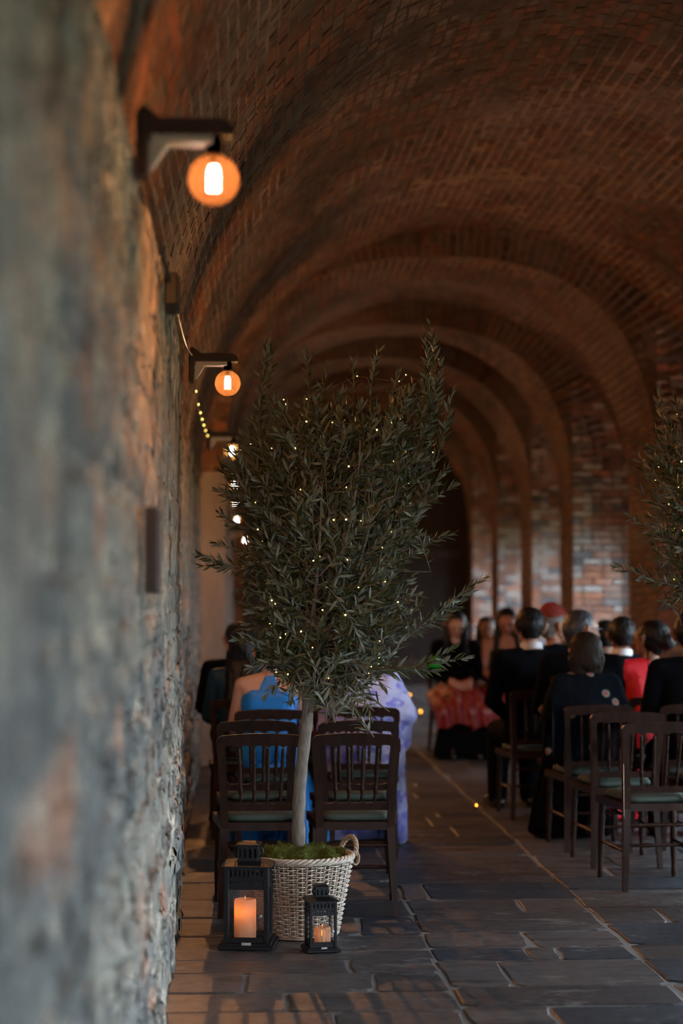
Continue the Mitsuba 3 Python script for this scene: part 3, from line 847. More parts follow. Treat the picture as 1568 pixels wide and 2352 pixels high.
def basket(label, bx, by, rot):
    K = thing('wicker_basket', label, 'basket')
    M = T().translate([bx, by, 0]).rotate([0, 0, 1], rot)
    h, r0, r1 = 0.345, 0.165, 0.232
    R = lambda z: r0 + (r1 - r0) * z / h
    P = lambda name, m, mat='m_willow', par=K, **k: put(name, m, mat, par, smooth=True, M=M, **k)
    P('base', lathe([(0.001, 0.004), (r0 - 0.008, 0.004), (r0 - 0.002, 0.010), (r0 - 0.008, 0.02), (0.001, 0.02)], 40))
    ns = 34
    for i in range(ns):
        a = i * 2 * PI / ns
        for o in (-0.011, 0.011):
            P('stake', tube([((R(z)) * math.cos(a + o / R(z)), R(z) * math.sin(a + o / R(z)), z) for z in (0.006, h / 2, h + 0.004)], 0.0036, 6))
    z, i = 0.022, 0
    while z < h - 0.006:
        if abs(z - 0.155) < 0.006:
            z += 0.010
            continue
        P('weaver', strand_ring(R(z), z, 0.0100, ns, (i % 2) * PI, 0.0038, 0.0012))
        z += 0.0106
        i += 1
    for zz, rr in ((0.006, r0 + 0.004), (0.014, r0 + 0.006), (0.155, R(0.155) + 0.004)):
        P('band', strand_ring(rr, zz, 0.003, 30, 0, 0.0055))
    a = np.linspace(0, 2 * PI, 260)
    for k in range(4):
        ph = a * 13 + k * PI / 2
        P('rim_strand', tube(np.stack([(r1 + 0.010 * np.cos(ph)) * np.cos(a), (r1 + 0.010 * np.cos(ph)) * np.sin(a), h + 0.006 + 0.010 * np.sin(ph)], 1), 0.0078, 6))
    for s in (0, PI):
        hd = None
        t = np.linspace(0, PI, 60)
        cx_ = np.array([(r1 + 0.008) * math.cos(s), (r1 + 0.008) * math.sin(s), h])
        tang, outw = np.array([-math.sin(s), math.cos(s), 0]), np.array([math.cos(s), math.sin(s), 0])
        mid = cx_ + np.outer(np.cos(t) * 0.075, tang) + np.outer(np.sin(t) * 0.075, [0, 0, 1]) + np.outer(np.sin(t) * 0.022, outw)
        hk = numbered(K + '__handle')
        up = np.outer(np.cos(t), tang) + np.outer(np.sin(t), [0, 0, 1.0])
        strands = []
        for k in range(3):
            ph = t * 9 + k * 2 * PI / 3
            strands.append(tube(mid + 0.0065 * (np.cos(ph)[:, None] * up + np.sin(ph)[:, None] * outw), 0.0065, 6))
        put('handle', strands[0], 'm_rope', K, smooth=True, M=M, label='twisted rope handle')
        for st in strands[1:]:
            put('strand', st, 'm_rope', hk, smooth=True, M=M)
        for e in (-1, 1):
            for q in range(2):
                a_ = np.linspace(0, 2 * PI, 14)
                c_ = cx_ + tang * e * (0.070 + 0.012 * q) + [0, 0, 0.0]
                put('binding', tube(c_ + np.outer(np.cos(a_) * 0.018, outw) + np.outer(np.sin(a_) * 0.030 - 0.010, [0, 0, 1]), 0.005, 5), 'm_rope', hk, smooth=True, M=M)
    # moss: a lumpy cushion with short tufts
    rg = np.random.default_rng(11)
    disc = trimesh.creation.icosphere(4, 1.0)
    v = disc.vertices.copy()
    v *= [r1 - 0.012, r1 - 0.012, 0.052]
    lump = meshkit.fbm(np.c_[v[:, 0] * 14, v[:, 1] * 14, v[:, 2] * 3], 3, seed=5)
    v[:, 2] += np.where(v[:, 2] > -0.01, (lump - 0.5) * 0.11, 0) + h - 0.012
    parts = [trimesh.Trimesh(v, disc.faces, process=False)]
    nv = np.where(v[:, 2] > h - 0.02)[0]
    tv, tf = [], []
    for q in range(5200):
        p = v[rg.choice(nv)] + np.r_[rg.normal(0, 0.006, 2), -0.002]
        d = np.r_[rg.normal(0, 0.7, 2), 1.0]
        d /= np.linalg.norm(d)
        s_ = np.cross(d, rg.normal(0, 1, 3))
        s_ /= np.linalg.norm(s_)
        L_ = rg.uniform(0.010, 0.022)
        s2 = np.cross(d, s_)
        b_ = len(tv)
        tv += [p + s_ * 0.0022, p - s_ * 0.0011 + s2 * 0.0019, p - s_ * 0.0011 - s2 * 0.0019, p + d * L_]
        tf += [[b_, b_ + 1, b_ + 3], [b_ + 1, b_ + 2, b_ + 3], [b_ + 2, b_, b_ + 3]]
    parts.append(trimesh.Trimesh(np.array(tv), tf, process=False))
    moss = thing('moss', label.replace('white wicker basket', 'green moss cushion').replace('holding the olive tree', 'around the olive trunk'), 'moss')
    labels[moss]['kind'] = 'stuff'
    scene[moss] = dict(mikit.ply(cat(parts), 'm_moss', smooth=False), to_world=M)
    return h


def leaf_mesh(p, d, up, L, w, fold):
    s = np.cross(d, up)
    s /= np.linalg.norm(s) + 1e-9
    n = np.cross(s, d)
    c = lambda t, o, z: p + d * (L * t) + s * (o * w) + n * z
    return np.array([p, c(0.28, -0.42, fold), c(0.28, 0.42, fold), c(0.30, 0, 0), c(0.62, -0.46, fold), c(0.62, 0.46, fold), c(0.64, 0, -fold * 0.4), c(1.0, 0, -fold * 1.6)])


LF = np.array([[0, 3, 1], [0, 2, 3], [1, 3, 6], [1, 6, 4], [3, 2, 5], [3, 5, 6], [4, 6, 7], [6, 5, 7]])


def olive(label, base, trunk, outline, extra, ntwig, nled, seed, most):
    """trunk: points up to the fork. outline: a polygon (x, z) about the trunk's foot that the crown fills; extra: (tip, direction, length) of the shoots that stick out."""
    rg = np.random.default_rng(seed)
    K = thing('olive_tree', label, 'tree', )
    base = np.array(base, float)
    tp = spline(trunk, 26)
    rad = np.linspace(0.031, 0.026, 26) * (1 + 0.05 * np.sin(np.arange(26) * 1.7))
    rad[:3] *= [1.18, 1.08, 1.03]
    put('trunk', tube(base + tp, rad, 14), 'm_bark', K, smooth=True)
    poly = sg.Polygon(outline)
    zlo, zhi = poly.bounds[1], poly.bounds[3]
    fork = tp[-1]
    cx = poly.centroid.x
    wid = lambda z: poly.intersection(sg.box(-9, z - 0.02, 9, z + 0.02)).bounds or (0, 0, 0.1, 0)
    nodes, limbs = [], []
    nl = 9
    for k in range(nl):
        a = k * 2 * PI / nl + rg.uniform(-0.3, 0.3)
        top = zlo + (zhi - zlo) * rg.uniform(0.55, 0.86)
        b_ = wid(top)
        half = max((b_[2] - b_[0]) / 2, 0.1)
        tx = (b_[0] + b_[2]) / 2 + 0.55 * half * math.cos(a)
        ty = 0.30 * math.sin(a)
        pts = spline([fork - [0, 0, 0.02], fork + [0.35 * (tx - fork[0]), 0.4 * ty, 0.28 * (top - fork[2])], [fork[0] + 0.8 * (tx - fork[0]), 0.85 * ty, fork[2] + 0.65 * (top - fork[2])], [tx, ty, top]], 22)
        put('branch', tube(base + pts, np.linspace(0.0135, 0.0035, 22), 7), 'm_bark', K, smooth=True)
        nodes.append(pts[4:])
    nodes = np.vstack(nodes)
    twigs = []
    while len(twigs) < ntwig:
        x, z = rg.uniform(poly.bounds[0], poly.bounds[2]), rg.uniform(zlo, zhi)
        if not poly.contains(sg.Point(x, z)):
            continue
        b_ = wid(z)
        half = max((b_[2] - b_[0]) / 2, 0.12)
        f = (x - (b_[0] + b_[2]) / 2) / half
        tall = 1 - abs(2 * (z - zlo) / (zhi - zlo) - 1) ** 2.2
        y = rg.uniform(-1, 1) * 0.50 * math.sqrt(max(1 - f * f, 0.04)) * max(tall, 0.15) ** 0.5
        out = np.array([f * 0.9, y * 1.6, 0.0])
        rel = (z - zlo) / (zhi - zlo)
        d = out * (1.15 - 0.55 * rel) + np.array([0, 0, 0.12 + 1.0 * rel]) + rg.normal(0, 0.28, 3)
        d /= np.linalg.norm(d)
        twigs.append((np.array([x, y, z]), d, rg.uniform(0.20, 0.38)))
    twigs += [(np.array(t, float), np.array(d, float) / np.linalg.norm(d), L) for t, d, L in extra]
    wood, leaves, ltone = [], [], []
    for tip, d, L in twigs:
        bend = rg.normal(0, 0.10, 3)
        st = tip - d * L + [0, 0, -0.05 * L]
        mid = tip - d * L * 0.5 + bend * L * 0.35
        pts = spline([st, mid, tip], 9)
        nd = nodes[np.argmin(np.linalg.norm(nodes - (st - [0, 0, 0.10]), axis=1))]
        wood.append(tube(base + np.vstack([spline([nd, (nd + st) / 2 + rg.normal(0, 0.015, 3), st], 5)[:-1], pts]), np.r_[np.full(4, 0.0032), np.linspace(0.0026, 0.0009, 9)], 4, False))
        n = int(L / 0.0185)
        up0 = rg.normal(0, 1, 3)
        for q in range(n):
            t = 0.12 + 0.88 * q / max(n - 1, 1)
            i = t * 8
            k = min(int(i), 7)
            p = pts[k] + (pts[k + 1] - pts[k]) * (i - k)
            td = pts[k + 1] - pts[k]
            td /= np.linalg.norm(td)
            s1 = np.cross(td, up0 if q % 2 else np.cross(td, up0))
            s1 /= np.linalg.norm(s1) + 1e-9
            open_ = (0.95 - 0.55 * t ** 3) * rg.uniform(0.7, 1.15)
            for s_ in (-1, 1):
                if rg.random() < 0.10:
                    continue
                dd = td * math.cos(open_) + s1 * s_ * math.sin(open_) + rg.normal(0, 0.13, 3)
                dd /= np.linalg.norm(dd)
                upv = td * 0.8 + rg.normal(0, 0.5, 3)
                l_ = rg.uniform(0.045, 0.088) * (1 - 0.35 * t ** 4)
                leaves.append(base + leaf_mesh(p, dd, upv, l_, rg.uniform(0.0105, 0.0165), 0.0014))
                ltone.append(rg.random())
    put('twigs', cat(wood), 'm_bark', K, smooth=True, kind='stuff')
    LV = np.array(leaves)
    ltone = np.array(ltone)
    c = LV[:, 3]
    px, py, zc = proj(c)
    # the leaves that show largest: nearest the eye, inside the frame, broadside on
    nrm = np.cross(LV[:, 1] - LV[:, 7], LV[:, 2] - LV[:, 7])
    score = np.abs(np.einsum('ij,ij->i', nrm, c - CO)) / zc ** 3 * np.exp(-(c[:, 1] - c[:, 1].min()) * 3.0)
    score[(px < 0) | (px > W) | (py < 0) | (py > H)] = 0
    chosen = [k for k in np.argsort(-score)[:most] if score[k] > 0]
    for k in chosen:
        put('leaf', (LV[k], LF), 'm_leaf', K, smooth=True, uv=np.full((8, 2), ltone[k]))
    left = np.setdiff1d(np.arange(len(LV)), chosen)
    put('foliage', (LV[left].reshape(-1, 3), (LF[None] + np.arange(len(left))[:, None, None] * 8).reshape(-1, 3)), 'm_leaf', K, smooth=True, uv=np.repeat(ltone[left], 8)[:, None] * [1, 1], kind='stuff')
    # fairy lights wound through the crown
    S = thing('fairy_lights', 'string of tiny warm fairy lights wound through ' + ('the large olive tree' if seed == 21 else 'the olive tree cut by the frame'), 'fairy lights')
    wp, lp = [], []
    for q in range(nled):
        u = (q + 0.5) / nled
        z = zhi - 0.03 - (zhi - zlo - 0.08) * (u ** 0.85)
        b_ = wid(z)
        a = u * 2 * PI * 9.5 + rg.normal(0, 0.25)
        half = (b_[2] - b_[0]) / 2 * rg.uniform(0.5, 0.95)
        p = np.array([(b_[0] + b_[2]) / 2 + half * math.cos(a), -0.42 * math.sin(a) * min(1, half / 0.35) * rg.uniform(0.75, 1.05), z + rg.normal(0, 0.03)])
        wp.append(base + p)
        lp.append(base + p + rg.normal(0, 0.004, 3))
    put('wire', tube(np.array(wp), 0.0007, 4, False), 'm_copper', S, smooth=True)
    put('led', cat([trimesh.creation.icosphere(1, rg.uniform(0.0026, 0.0044)).apply_translation(p) for p in lp]), 'm_emit', S, smooth=True, emit=area(LED_L, 0.3), kind='stuff', label='tiny lit bulbs')
    return K


b0 = gp(676, 2128)
BX0, BY0 = 0.268, 8.34
hb = basket('white wicker basket holding the olive tree, behind the tall lantern', BX0, BY0, 24)
S1 = 504.0
loc = lambda px, py: ((px - 676) / S1, EYE - (py - 1352) / S1)
trunk = [(*loc(676, 1990)[:1], 0, loc(676, 1990)[1]), (loc(672, 1860)[0], 0.0, loc(672, 1860)[1]), (loc(682, 1730)[0], 0.0, loc(682, 1730)[1]), (loc(693, 1610)[0], 0.0, loc(693, 1610)[1]), (loc(690, 1560)[0], 0, loc(690, 1560)[1])]
trunk[0] = (0.0, 0.0, 0.31)
OUT = [loc(*p) for p in [(498, 1060), (505, 1000), (560, 940), (600, 890), (650, 935), (690, 880), (735, 905), (800, 900), (850, 880), (900, 905), (950, 850), (985, 850), (1005, 920), (1005, 1000), (985, 1090), (995, 1140), (940, 1200), (950, 1250), (930, 1330), (960, 1400), (930, 1470), (900, 1530), (830, 1560), (760, 1580), (680, 1580), (600, 1545), (550, 1470), (535, 1400), (550, 1330), (520, 1270), (510, 1190), (500, 1120)]]
e = lambda px, py, y, d, L: ((*loc(px, py)[:1], y, loc(px, py)[1]), d, L)
EXT = [e(598, 800, -.1, (.1, -.1, 1), .40), e(612, 805, .05, (.25, 0, 1), .3), e(686, 812, -.05, (0, -.1, 1), .3), e(735, 850, -.15, (.1, -.1, 1), .3), e(798, 828, .0, (0, 0, 1), .3), e(850, 812, -.1, (.08, -.1, 1), .34),
       e(972, 745, -.05, (.0, 0, 1), .42), e(985, 770, .1, (.12, .1, 1), .42), e(960, 790, -.12, (-.1, -.1, 1), .36), e(1000, 830, 0, (.15, 0, 1), .36), e(1020, 905, -.1, (.25, -.1, 1), .34), e(1018, 965, 0, (.4, 0, 1), .3), e(905, 850, .05, (.1, 0, 1), .3),
       e(442, 1275, -.10, (-1, -.15, .16), .34), e(455, 1300, .0, (-1, 0, .05), .30), e(488, 1250, -.15, (-1, -.2, .4), .25), e(490, 1130, -.1, (-.8, 0, .55), .28), e(492, 1180, 0, (-.9, 0, .4), .28), e(492, 1060, .1, (-.5, 0, .8), .30),
       e(1086, 1330, -.15, (.85, -.1, .62), .46), e(1070, 1350, -.05, (.8, 0, .5), .4), e(1030, 1400, -.05, (1, 0, .35), .34), e(1040, 1508, -.2, (1, -.15, .10), .44), e(1020, 1490, -.1, (1, -.1, .25), .38), e(985, 1540, -.1, (1, -.1, -.1), .34), e(1022, 1228, -.05, (.9, 0, .5), .36), e(1024, 1120, -.1, (.8, -.1, .6), .34), e(1010, 1080, 0, (.6, 0, .8), .3), e(1005, 1230, .1, (1, .1, .2), .3),
       e(832, 1640, -.2, (.35, -.2, -.9), .26), e(800, 1625, -.25, (.2, -.3, -.9), .22), e(770, 1615, -.1, (-.1, -.1, -1), .18), e(860, 1570, -.2, (.8, -.2, -.5), .28), e(532, 1470, -.1, (-1, -.1, -.1), .3), e(560, 1530, -.15, (-.8, -.2, -.35), .3), e(600, 1590, -.1, (-.6, -.1, -.5), .26), e(545, 1390, -.1, (-1, -.1, .3), .28), e(650, 1600, -.2, (-.2, -.2, -.8), .18)]
olive('large olive tree in the white wicker basket, with fairy lights in its crown', [BX0, BY0, 0], trunk, OUT, EXT, 500, 105, 21, 300)
basket('white wicker basket holding the olive tree at the frame edge', 2.47, 8.75, 70)
OUT2 = [(x * 0.95, z) for x, z in [(-.46, 1.58), (-.56, 1.75), (-.58, 2.05), (-.50, 2.35), (-.36, 2.5), (0, 2.7), (.4, 2.5), (.55, 2.1), (.5, 1.7), (.3, 1.48), (0, 1.45), (-.3, 1.48)]]
olive('olive tree with fairy lights cut off by the frame beside the chairs', [2.47, 8.75, 0], [(0, 0, .31), (.02, 0, .6), (-.01, 0, 1.0), (0, 0, 1.36)], OUT2,
      [((-.66, 0, 1.66), (-1, 0, .3), .3), ((-.60, -.1, 1.60), (-1, 0, .1), .3), ((-.62, -.1, 1.9), (-.8, 0, .5), .3), ((-.45, 0, 2.52), (-.15, 0, 1), .34), ((-.55, 0, 2.2), (-.4, 0, 1), .3), ((-.3, 0, 2.62), (0, 0, 1), .3), ((-.46, -.1, 1.50), (-1, 0, -.2), .3)], 330, 90, 33, 110)
# ================================================================= chairs
def chair_parts():
    """A turned-spindle chapel chair facing +y, feet on z = 0."""
    out = []
    yb = lambda z: -0.205 - 0.085 * max(0, (z - 0.45) / 0.43) - 0.045 * max(0, (0.45 - z) / 0.45)
    xs = lambda z: 0.168 + 0.030 * max(0, (z - 0.45) / 0.43) + 0.022 * max(0, (0.45 - z) / 0.45)
    for s in (-1, 1):
        zz = [0.0, 0.2, 0.42, 0.55, 0.70, 0.83]
        parts = []
        ring = [np.array([[s * xs(z) + a * w, yb(z) + b * w * 1.1, z] for a, b in ((-1, -1), (1, -1), (1, 1), (-1, 1))]) for z, w in zip(zz, (0.013, 0.016, 0.019, 0.018, 0.017, 0.016))]
        man = [hull(np.vstack([ring[i], ring[i + 1]])) for i in range(5)]
        out.append(('back_leg', cat(man), 'm_wood', False))
    # crest rail: gently arched top, scalloped underneath; built flat and leaned back
    top = [(x, 0.874 - 0.012 * (abs(x) / 0.2) ** 2 - 0.020 * max(0, (abs(x) - 0.188) / 0.024) ** 2) for x in np.linspace(-0.212, 0.212, 33)]
    low = []
    n = 5
    for k in range(n):
        x0, x1 = 0.176 - k * 0.352 / n, 0.176 - (k + 1) * 0.352 / n
        for t in np.linspace(0, PI, 9):
            low.append((x0 + (x1 - x0) * (1 - math.cos(t)) / 2, 0.794 + 0.023 * math.sin(t) ** 0.6))
    crest = sg.Polygon(top + [(0.212, 0.782)] + low + [(-0.212, 0.782)]).buffer(-0.004).buffer(0.004)
    m = prism(crest, 0.026, XZ)
    lean = np.array([[1, 0, 0, 0], [0, 1, -0.198, 0], [0, 0, 1, 0], [0, 0, 0, 1.0]])
    m.apply_translation([0, -0.205 + 0.089 + 0.013, 0])
    m.apply_transform(lean)
    out.append(('crest_rail', m, 'm_wood', 30))
    # lower rail with rounded hollows
    low = []
    for k in range(n):
        x0, x1 = -0.155 + k * 0.31 / n, -0.155 + (k + 1) * 0.31 / n
        for t in np.linspace(0, PI, 8):
            low.append((x0 + (x1 - x0) * (1 - math.cos(t)) / 2, 0.552 - 0.018 * math.sin(t) ** 0.7))
    rail = sg.Polygon([(-0.168, 0.502), (0.168, 0.502), (0.168, 0.552)] + low[::-1] + [(-0.168, 0.552)]).buffer(0)
    m = prism(rail, 0.024, XZ)
    m.apply_translation([0, -0.205 + 0.089 + 0.012, 0])
    m.apply_transform(lean)
    out.append(('lower_rail', m, 'm_wood', 30))
    prof = [(0, .0075), (.06, .0095), (.10, .0065), (.16, .0085), (.22, .0125), (.26, .0085), (.40, .0085), (.62, .0095), (.70, .0075), (.74, .0115), (.78, .0075), (.90, .0085), (1, .0075)]
    for k in range(1, n):
        xb, xt = -0.155 + k * 0.31 / n, -0.176 + k * 0.352 / n
        out.append(('spindle', lathe_between((xb, yb(0.55), 0.548), (xt, yb(0.796), 0.800), prof, 8), 'm_wood', True))
    # seat
    seat = sg.Polygon([(-0.175, -0.215), (0.175, -0.215), (0.215, 0.215), (-0.215, 0.215)]).buffer(0.012)
    m = prism(seat, 0.038)
    m.apply_translation([0, 0, 0.408])
    out.append(('seat_frame', m, 'm_wood', 30))
    cu = [(0.0, 0.446), (0.94, 0.446), (1.0, 0.458), (1.0, 0.470), (0.95, 0.484), (0.7, 0.496), (0.0, 0.502)]
    ang = np.linspace(0, 2 * PI, 41)[:-1]
    sq = lambda v: np.sign(v) * np.abs(v) ** 0.35
    V, nA = [], 40
    for r, z in cu:
        V.append(np.stack([r * sq(np.cos(ang)) * (0.182 + 0.018 * sq(np.sin(ang))), r * sq(np.sin(ang)) * 0.20, np.full(40, z)], 1))
    V = np.vstack(V)
    Fq = []
    for i in range(len(cu) - 1):
        for k in range(nA):
            a, b = i * nA + k, i * nA + (k + 1) % nA
            Fq += [[a, b, b + nA], [a, b + nA, a + nA]]
    out.append(('cushion', trimesh.Trimesh(V, Fq, process=False), 'm_cushion', True))
    for s in (-1, 1):
        out.append(('front_leg', lathe_between((s * 0.195, 0.195, 0.41), (s * 0.205, 0.215, 0.0), [(0, .019), (.1, .019), (.14, .014), (.2, .021), (.3, .016), (.55, .018), (.9, .012), (.93, .016), (1, .012)], 10), 'm_wood', True))
        out.append(('stretcher', lathe_between((s * 0.180, -0.222, 0.20), (s * 0.199, 0.205, 0.20), [(0, .009), (.3, .009), (.5, .0135), (.7, .009), (1, .009)], 8), 'm_wood', True))
    out.append(('stretcher', lathe_between((-0.18, -0.215, 0.335), (0.18, -0.215, 0.335), [(0, .008), (.18, .010), (.22, .014), (.26, .009), (.5, .012), (.74, .009), (.78, .014), (.82, .010), (1, .008)], 8), 'm_wood', True))
    out.append(('stretcher', lathe_between((-0.19, 0.0, 0.20), (0.19, 0.0, 0.20), [(0, .009), (.4, .009), (.5, .013), (.6, .009), (1, .009)], 8), 'm_wood', True))
    return [(n_, mikit.ply(m, b, smooth=sm)) for n_, m, b, sm in out]


CHAIR = chair_parts()


def chair(x, y, rot, label, group):
    K = thing('spindle_chair', label, 'chair', group)
    M = T().translate([float(x), float(y), 0]).rotate([0, 0, 1], float(rot))
    for n_, d in CHAIR:
        put(n_, d, None, K, M=M)
    return K


gl, gr = 'chairs to the left of the aisle', 'chairs to the right of the aisle'
X_ = lambda px, Y: at(px, 1400, Y)[0]
chair(X_(596, 9.0), 9.0, 1, 'empty dark spindle-back chair behind the olive trunk, nearest the wall', gl)
chair(X_(811, 9.0), 9.0, -1, 'empty dark spindle-back chair just right of the olive trunk, beside the aisle', gl)
chair(X_(592, 9.88), 9.88, -1, 'second chair back in the column nearest the wall, empty', gl)
chair(X_(813, 9.85), 9.85, 1, 'second chair back in the column left of the aisle, empty', gl)
chair(X_(618, 10.75), 10.75, 2, 'chair holding the guest in the bright blue dress', gl)
chair(X_(835, 10.95), 10.95, -4, 'chair holding the guest in the lavender dress', gl)
chair(X_(560, 11.75), 11.75, 0, 'chair holding the guest with long dark hair', gl)
chair(X_(738, 11.85), 11.85, 0, 'chair holding the guest in dark maroon behind the trunk', gl)
chair(X_(1483, 9.66), 9.66, 3, 'nearest empty spindle-back chair on the right of the aisle', gr)
chair(X_(1411, 10.42), 10.42, 2, 'empty spindle-back chair in the second row right of the aisle', gr)
chair(X_(1640, 10.5), 10.5, 0, 'chair in the second row right of the aisle, cut off by the frame', gr)
chair(X_(1349, 11.05), 11.05, 2, 'chair holding the guest in the floral black shawl', gr)
chair(X_(1568, 11.1), 11.1, 0, 'chair holding the guest in black at the edge of the frame', gr)
chair(X_(1325, 11.85), 11.85, 1, 'chair holding the guest with glasses and greying hair', gr)
chair(X_(1497, 11.85), 11.85, -1, 'chair holding the guest in the red dress', gr)
chair(X_(1222, 12.6), 12.6, 2, 'chair holding the guest with a bright white collar beside the aisle', gr)
chair(X_(1428, 12.6), 12.6, 0, 'chair holding the dark-haired guest in a navy jacket', gr)
chair(X_(1282, 13.45), 13.45, 0, 'chair holding the guest in the red cap', gr)
chair(X_(1392, 13.45), 13.45, 0, 'chair holding the guest half hidden behind the navy jacket', gr)
gf = 'chairs facing the guests'
chair(X_(1042, 17.2), 17.2, 186, 'chair holding the seated guest with the green armband', gf)
chair(X_(1165, 17.2), 17.2, 176, 'chair holding the facing guest with bare shoulders beside the white collar', gf)
chair(X_(1115, 18.0), 18.0, 180, 'chair holding the facing guest farthest back', gf)


# ================================================================= people
_SPH = {}


def ball(c, r, n=20):
    return m3.Manifold.sphere(float(r), n).translate([float(x) for x in c])


def bone(*cr):
    return m3.Manifold.batch_hull([ball(c, r) for c, r in cr])


def soften(man, ln=0.016, it=8):
    m = tm(man.refine_to_length(ln))
    m.merge_vertices()
    trimesh.smoothing.filter_taubin(m, lamb=0.5, nu=0.53, iterations=it)
    return m


def hand(w, d, s, up, side, k):
    """Palm, four fingers and a thumb: from the wrist w along d; s points to the thumb's side."""
    A = lambda a, b, c: w + k * (a * d + b * s + c * up)
    bones = [bone((A(0, 0, 0), .026 * k), (A(.03, .022, 0), .016 * k), (A(.03, -.022, 0), .016 * k), (A(.085, .030, .0), .012 * k), (A(.085, -.030, 0), .012 * k))]
    for b_, L in ((.030, .070), (.010, .080), (-.010, .074), (-.030, .058)):
        p1, p2, p3 = A(.088, b_, .0), A(.088 + L * .5, b_ * 1.15, -.008), A(.088 + L * .88, b_ * 1.2, -.028)
        bones += [bone((p1, .0095 * k), (p2, .0085 * k)), bone((p2, .0085 * k), (p3, .0072 * k))]
    t1, t2, t3 = A(.022, .026, 0), A(.055, .052, -.006), A(.085, .056, -.014)
    bones += [bone((t1, .013 * k), (t2, .0105 * k)), bone((t2, .0105 * k), (t3, .0085 * k))]
    return bones


def rotz(a):
    c, s = math.cos(a), math.sin(a)
    return np.array([[c, -s, 0], [s, c, 0], [0, 0, 1]])


def person(label, px, Y, ztop, face=0.0, yaw=0.0, nod=0.0, lean=4.0, roll=0.0, skin='m_skin', dress='suit', cloth='m_suit', hair='short', hairm='m_hairdark',
           collar=False, glasses=False, arms='lap', extras=(), x=None, skirt=None, group=None):
    K = thing('person', label, 'person', group)
    k = (ztop - 0.46) / 0.862
    f = rotz(math.radians(face))
    org = np.array([X_(px, Y) if x is None else x, Y, 0.0])
    hipz = 0.56
    la, ra = math.radians(lean), math.radians(roll)
    Rl = np.array([[1, 0, 0], [0, math.cos(la), math.sin(la)], [0, -math.sin(la), math.cos(la)]])   # lean forward
    Rr = np.array([[math.cos(ra), 0, math.sin(ra)], [0, 1, 0], [-math.sin(ra), 0, math.cos(ra)]])

    def W(p, up=True):
        p = np.array(p, float)
        if up:
            p = Rr @ Rl @ (p - [0, 0, hipz]) + [0, 0, hipz]
        p[:2] *= k
        p[2] = p[2] if p[2] < 0.46 else 0.46 + (p[2] - 0.46) * k
        return f @ p + org
    hc = np.array([0, 0.012, 1.205])
    Rh = rotz(math.radians(yaw))
    na = math.radians(nod)
    Rn = np.array([[1, 0, 0], [0, math.cos(na), math.sin(na)], [0, -math.sin(na), math.cos(na)]])
    HD = lambda p: W(hc + Rh @ Rn @ np.array(p, float))
    B = lambda *cr: bone(*[(c, r * k) for c, r in cr])
    fem = dress != 'suit'
    sh = 0.165 if fem else 0.188
    J = {}
    for s in (-1, 1):
        J['sh', s] = W((s * sh, -0.015, 1.005))
        if arms == 'lap':
            J['el', s], J['wr', s] = W((s * (sh + .055), 0.035, .755)), W((s * 0.105, .265, .655), False)
        else:
            J['el', s], J['wr', s] = W((s * (sh + .055), 0.09, .775)), W((s * 0.085, .33, .70), False)
        J['hip', s], J['kn', s], J['an', s] = W((s * .088, .01, .555), False), W((s * .10, .44, .535), False), W((s * .105, .43, .095), False)
        J['toe', s], J['heel', s] = W((s * .12, .60, .034), False), W((s * .105, .395, .042), False)
    # --- the body, one continuous surface
    body = [B((W((-.075, 0, .565), False), .105), (W((.075, 0, .565), False), .105), (W((0, -.015, .74)), .105)),
            B((W((-.05, -.015, .73)), .095), (W((.05, -.015, .73)), .095), (W((-.085, -.015, .93)), .085), (W((.085, -.015, .93)), .085)),
            B((J['sh', -1], .05), (J['sh', 1], .05), (W((-.07, -.015, .94)), .08), (W((.07, -.015, .94)), .08), (W((0, -.012, 1.045)), .05)),
            B((W((0, -.014, 1.03)), .054), (HD((0, -.02, -.06)), .047)),
            B((HD((0, -.012, .022)), .091), (HD((0, -.03, .005)), .082), (HD((0, .03, .01)), .075)),
            B((HD((0, .028, -.005)), .070), (HD((0, .048, -.072)), .034), (HD((.028, .03, -.055)), .036), (HD((-.028, .03, -.055)), .036)),
            B((HD((0, .093, .012)), .010), (HD((0, .112, -.026)), .0125)), B((HD((.014, .098, -.028)), .008), (HD((-.014, .098, -.028)), .008)),
            B((HD((-.032, .078, .030)), .018), (HD((.032, .078, .030)), .018))]
    for s in (-1, 1):
        body.append(B((HD((s * .086, -.002, .010)), .010), (HD((s * .103, -.016, .014)), .012), (HD((s * .100, -.014, -.006)), .011), (HD((s * .086, .0, -.034)), .009)))
        body += [B((J['sh', s], .050), (J['el', s], .040)), B((J['el', s], .039), (J['wr', s], .026)),
                 B((J['hip', s], .088), (J['kn', s], .060)), B((J['kn', s], .058), ((J['kn', s] + J['an', s]) / 2 + f @ [0, -.02, .03], .055), (J['an', s], .036)),
                 B((J['an', s], .036), (J['heel', s], .034), (J['toe', s], .026))]
        d = J['wr', s] - J['el', s]
        d /= np.linalg.norm(d)
        d = d + f @ [0, 0.4, -0.25]
        d /= np.linalg.norm(d)
        sd = f @ [-s, 0.25, 0]
        sd = sd - d * (sd @ d)
        sd /= np.linalg.norm(sd)
        up = np.cross(d, sd)
        up = up if up[2] > 0 else -up
        body += hand(J['wr', s], d, sd, up, s, k)
    man = m3.Manifold.batch_boolean(body, m3.OpType.Add)
    put('body', soften(man, 0.013, 5), skin, K, smooth=True)
    for s in (-1, 1):
        put('eye', trimesh.creation.icosphere(1, .0105 * k).apply_translation(HD((s * .032, .0945, .008))), 'm_eye', K, smooth=True)
    put('mouth', soften(B((HD((-.020, .088, -.058)), .006), (HD((0, .093, -.057)), .0075)) + B((HD((0, .093, -.057)), .0075), (HD((.020, .088, -.058)), .006)), 0.02, 1), 'm_lip', K, smooth=True)
    # --- clothes
    g = 0.018
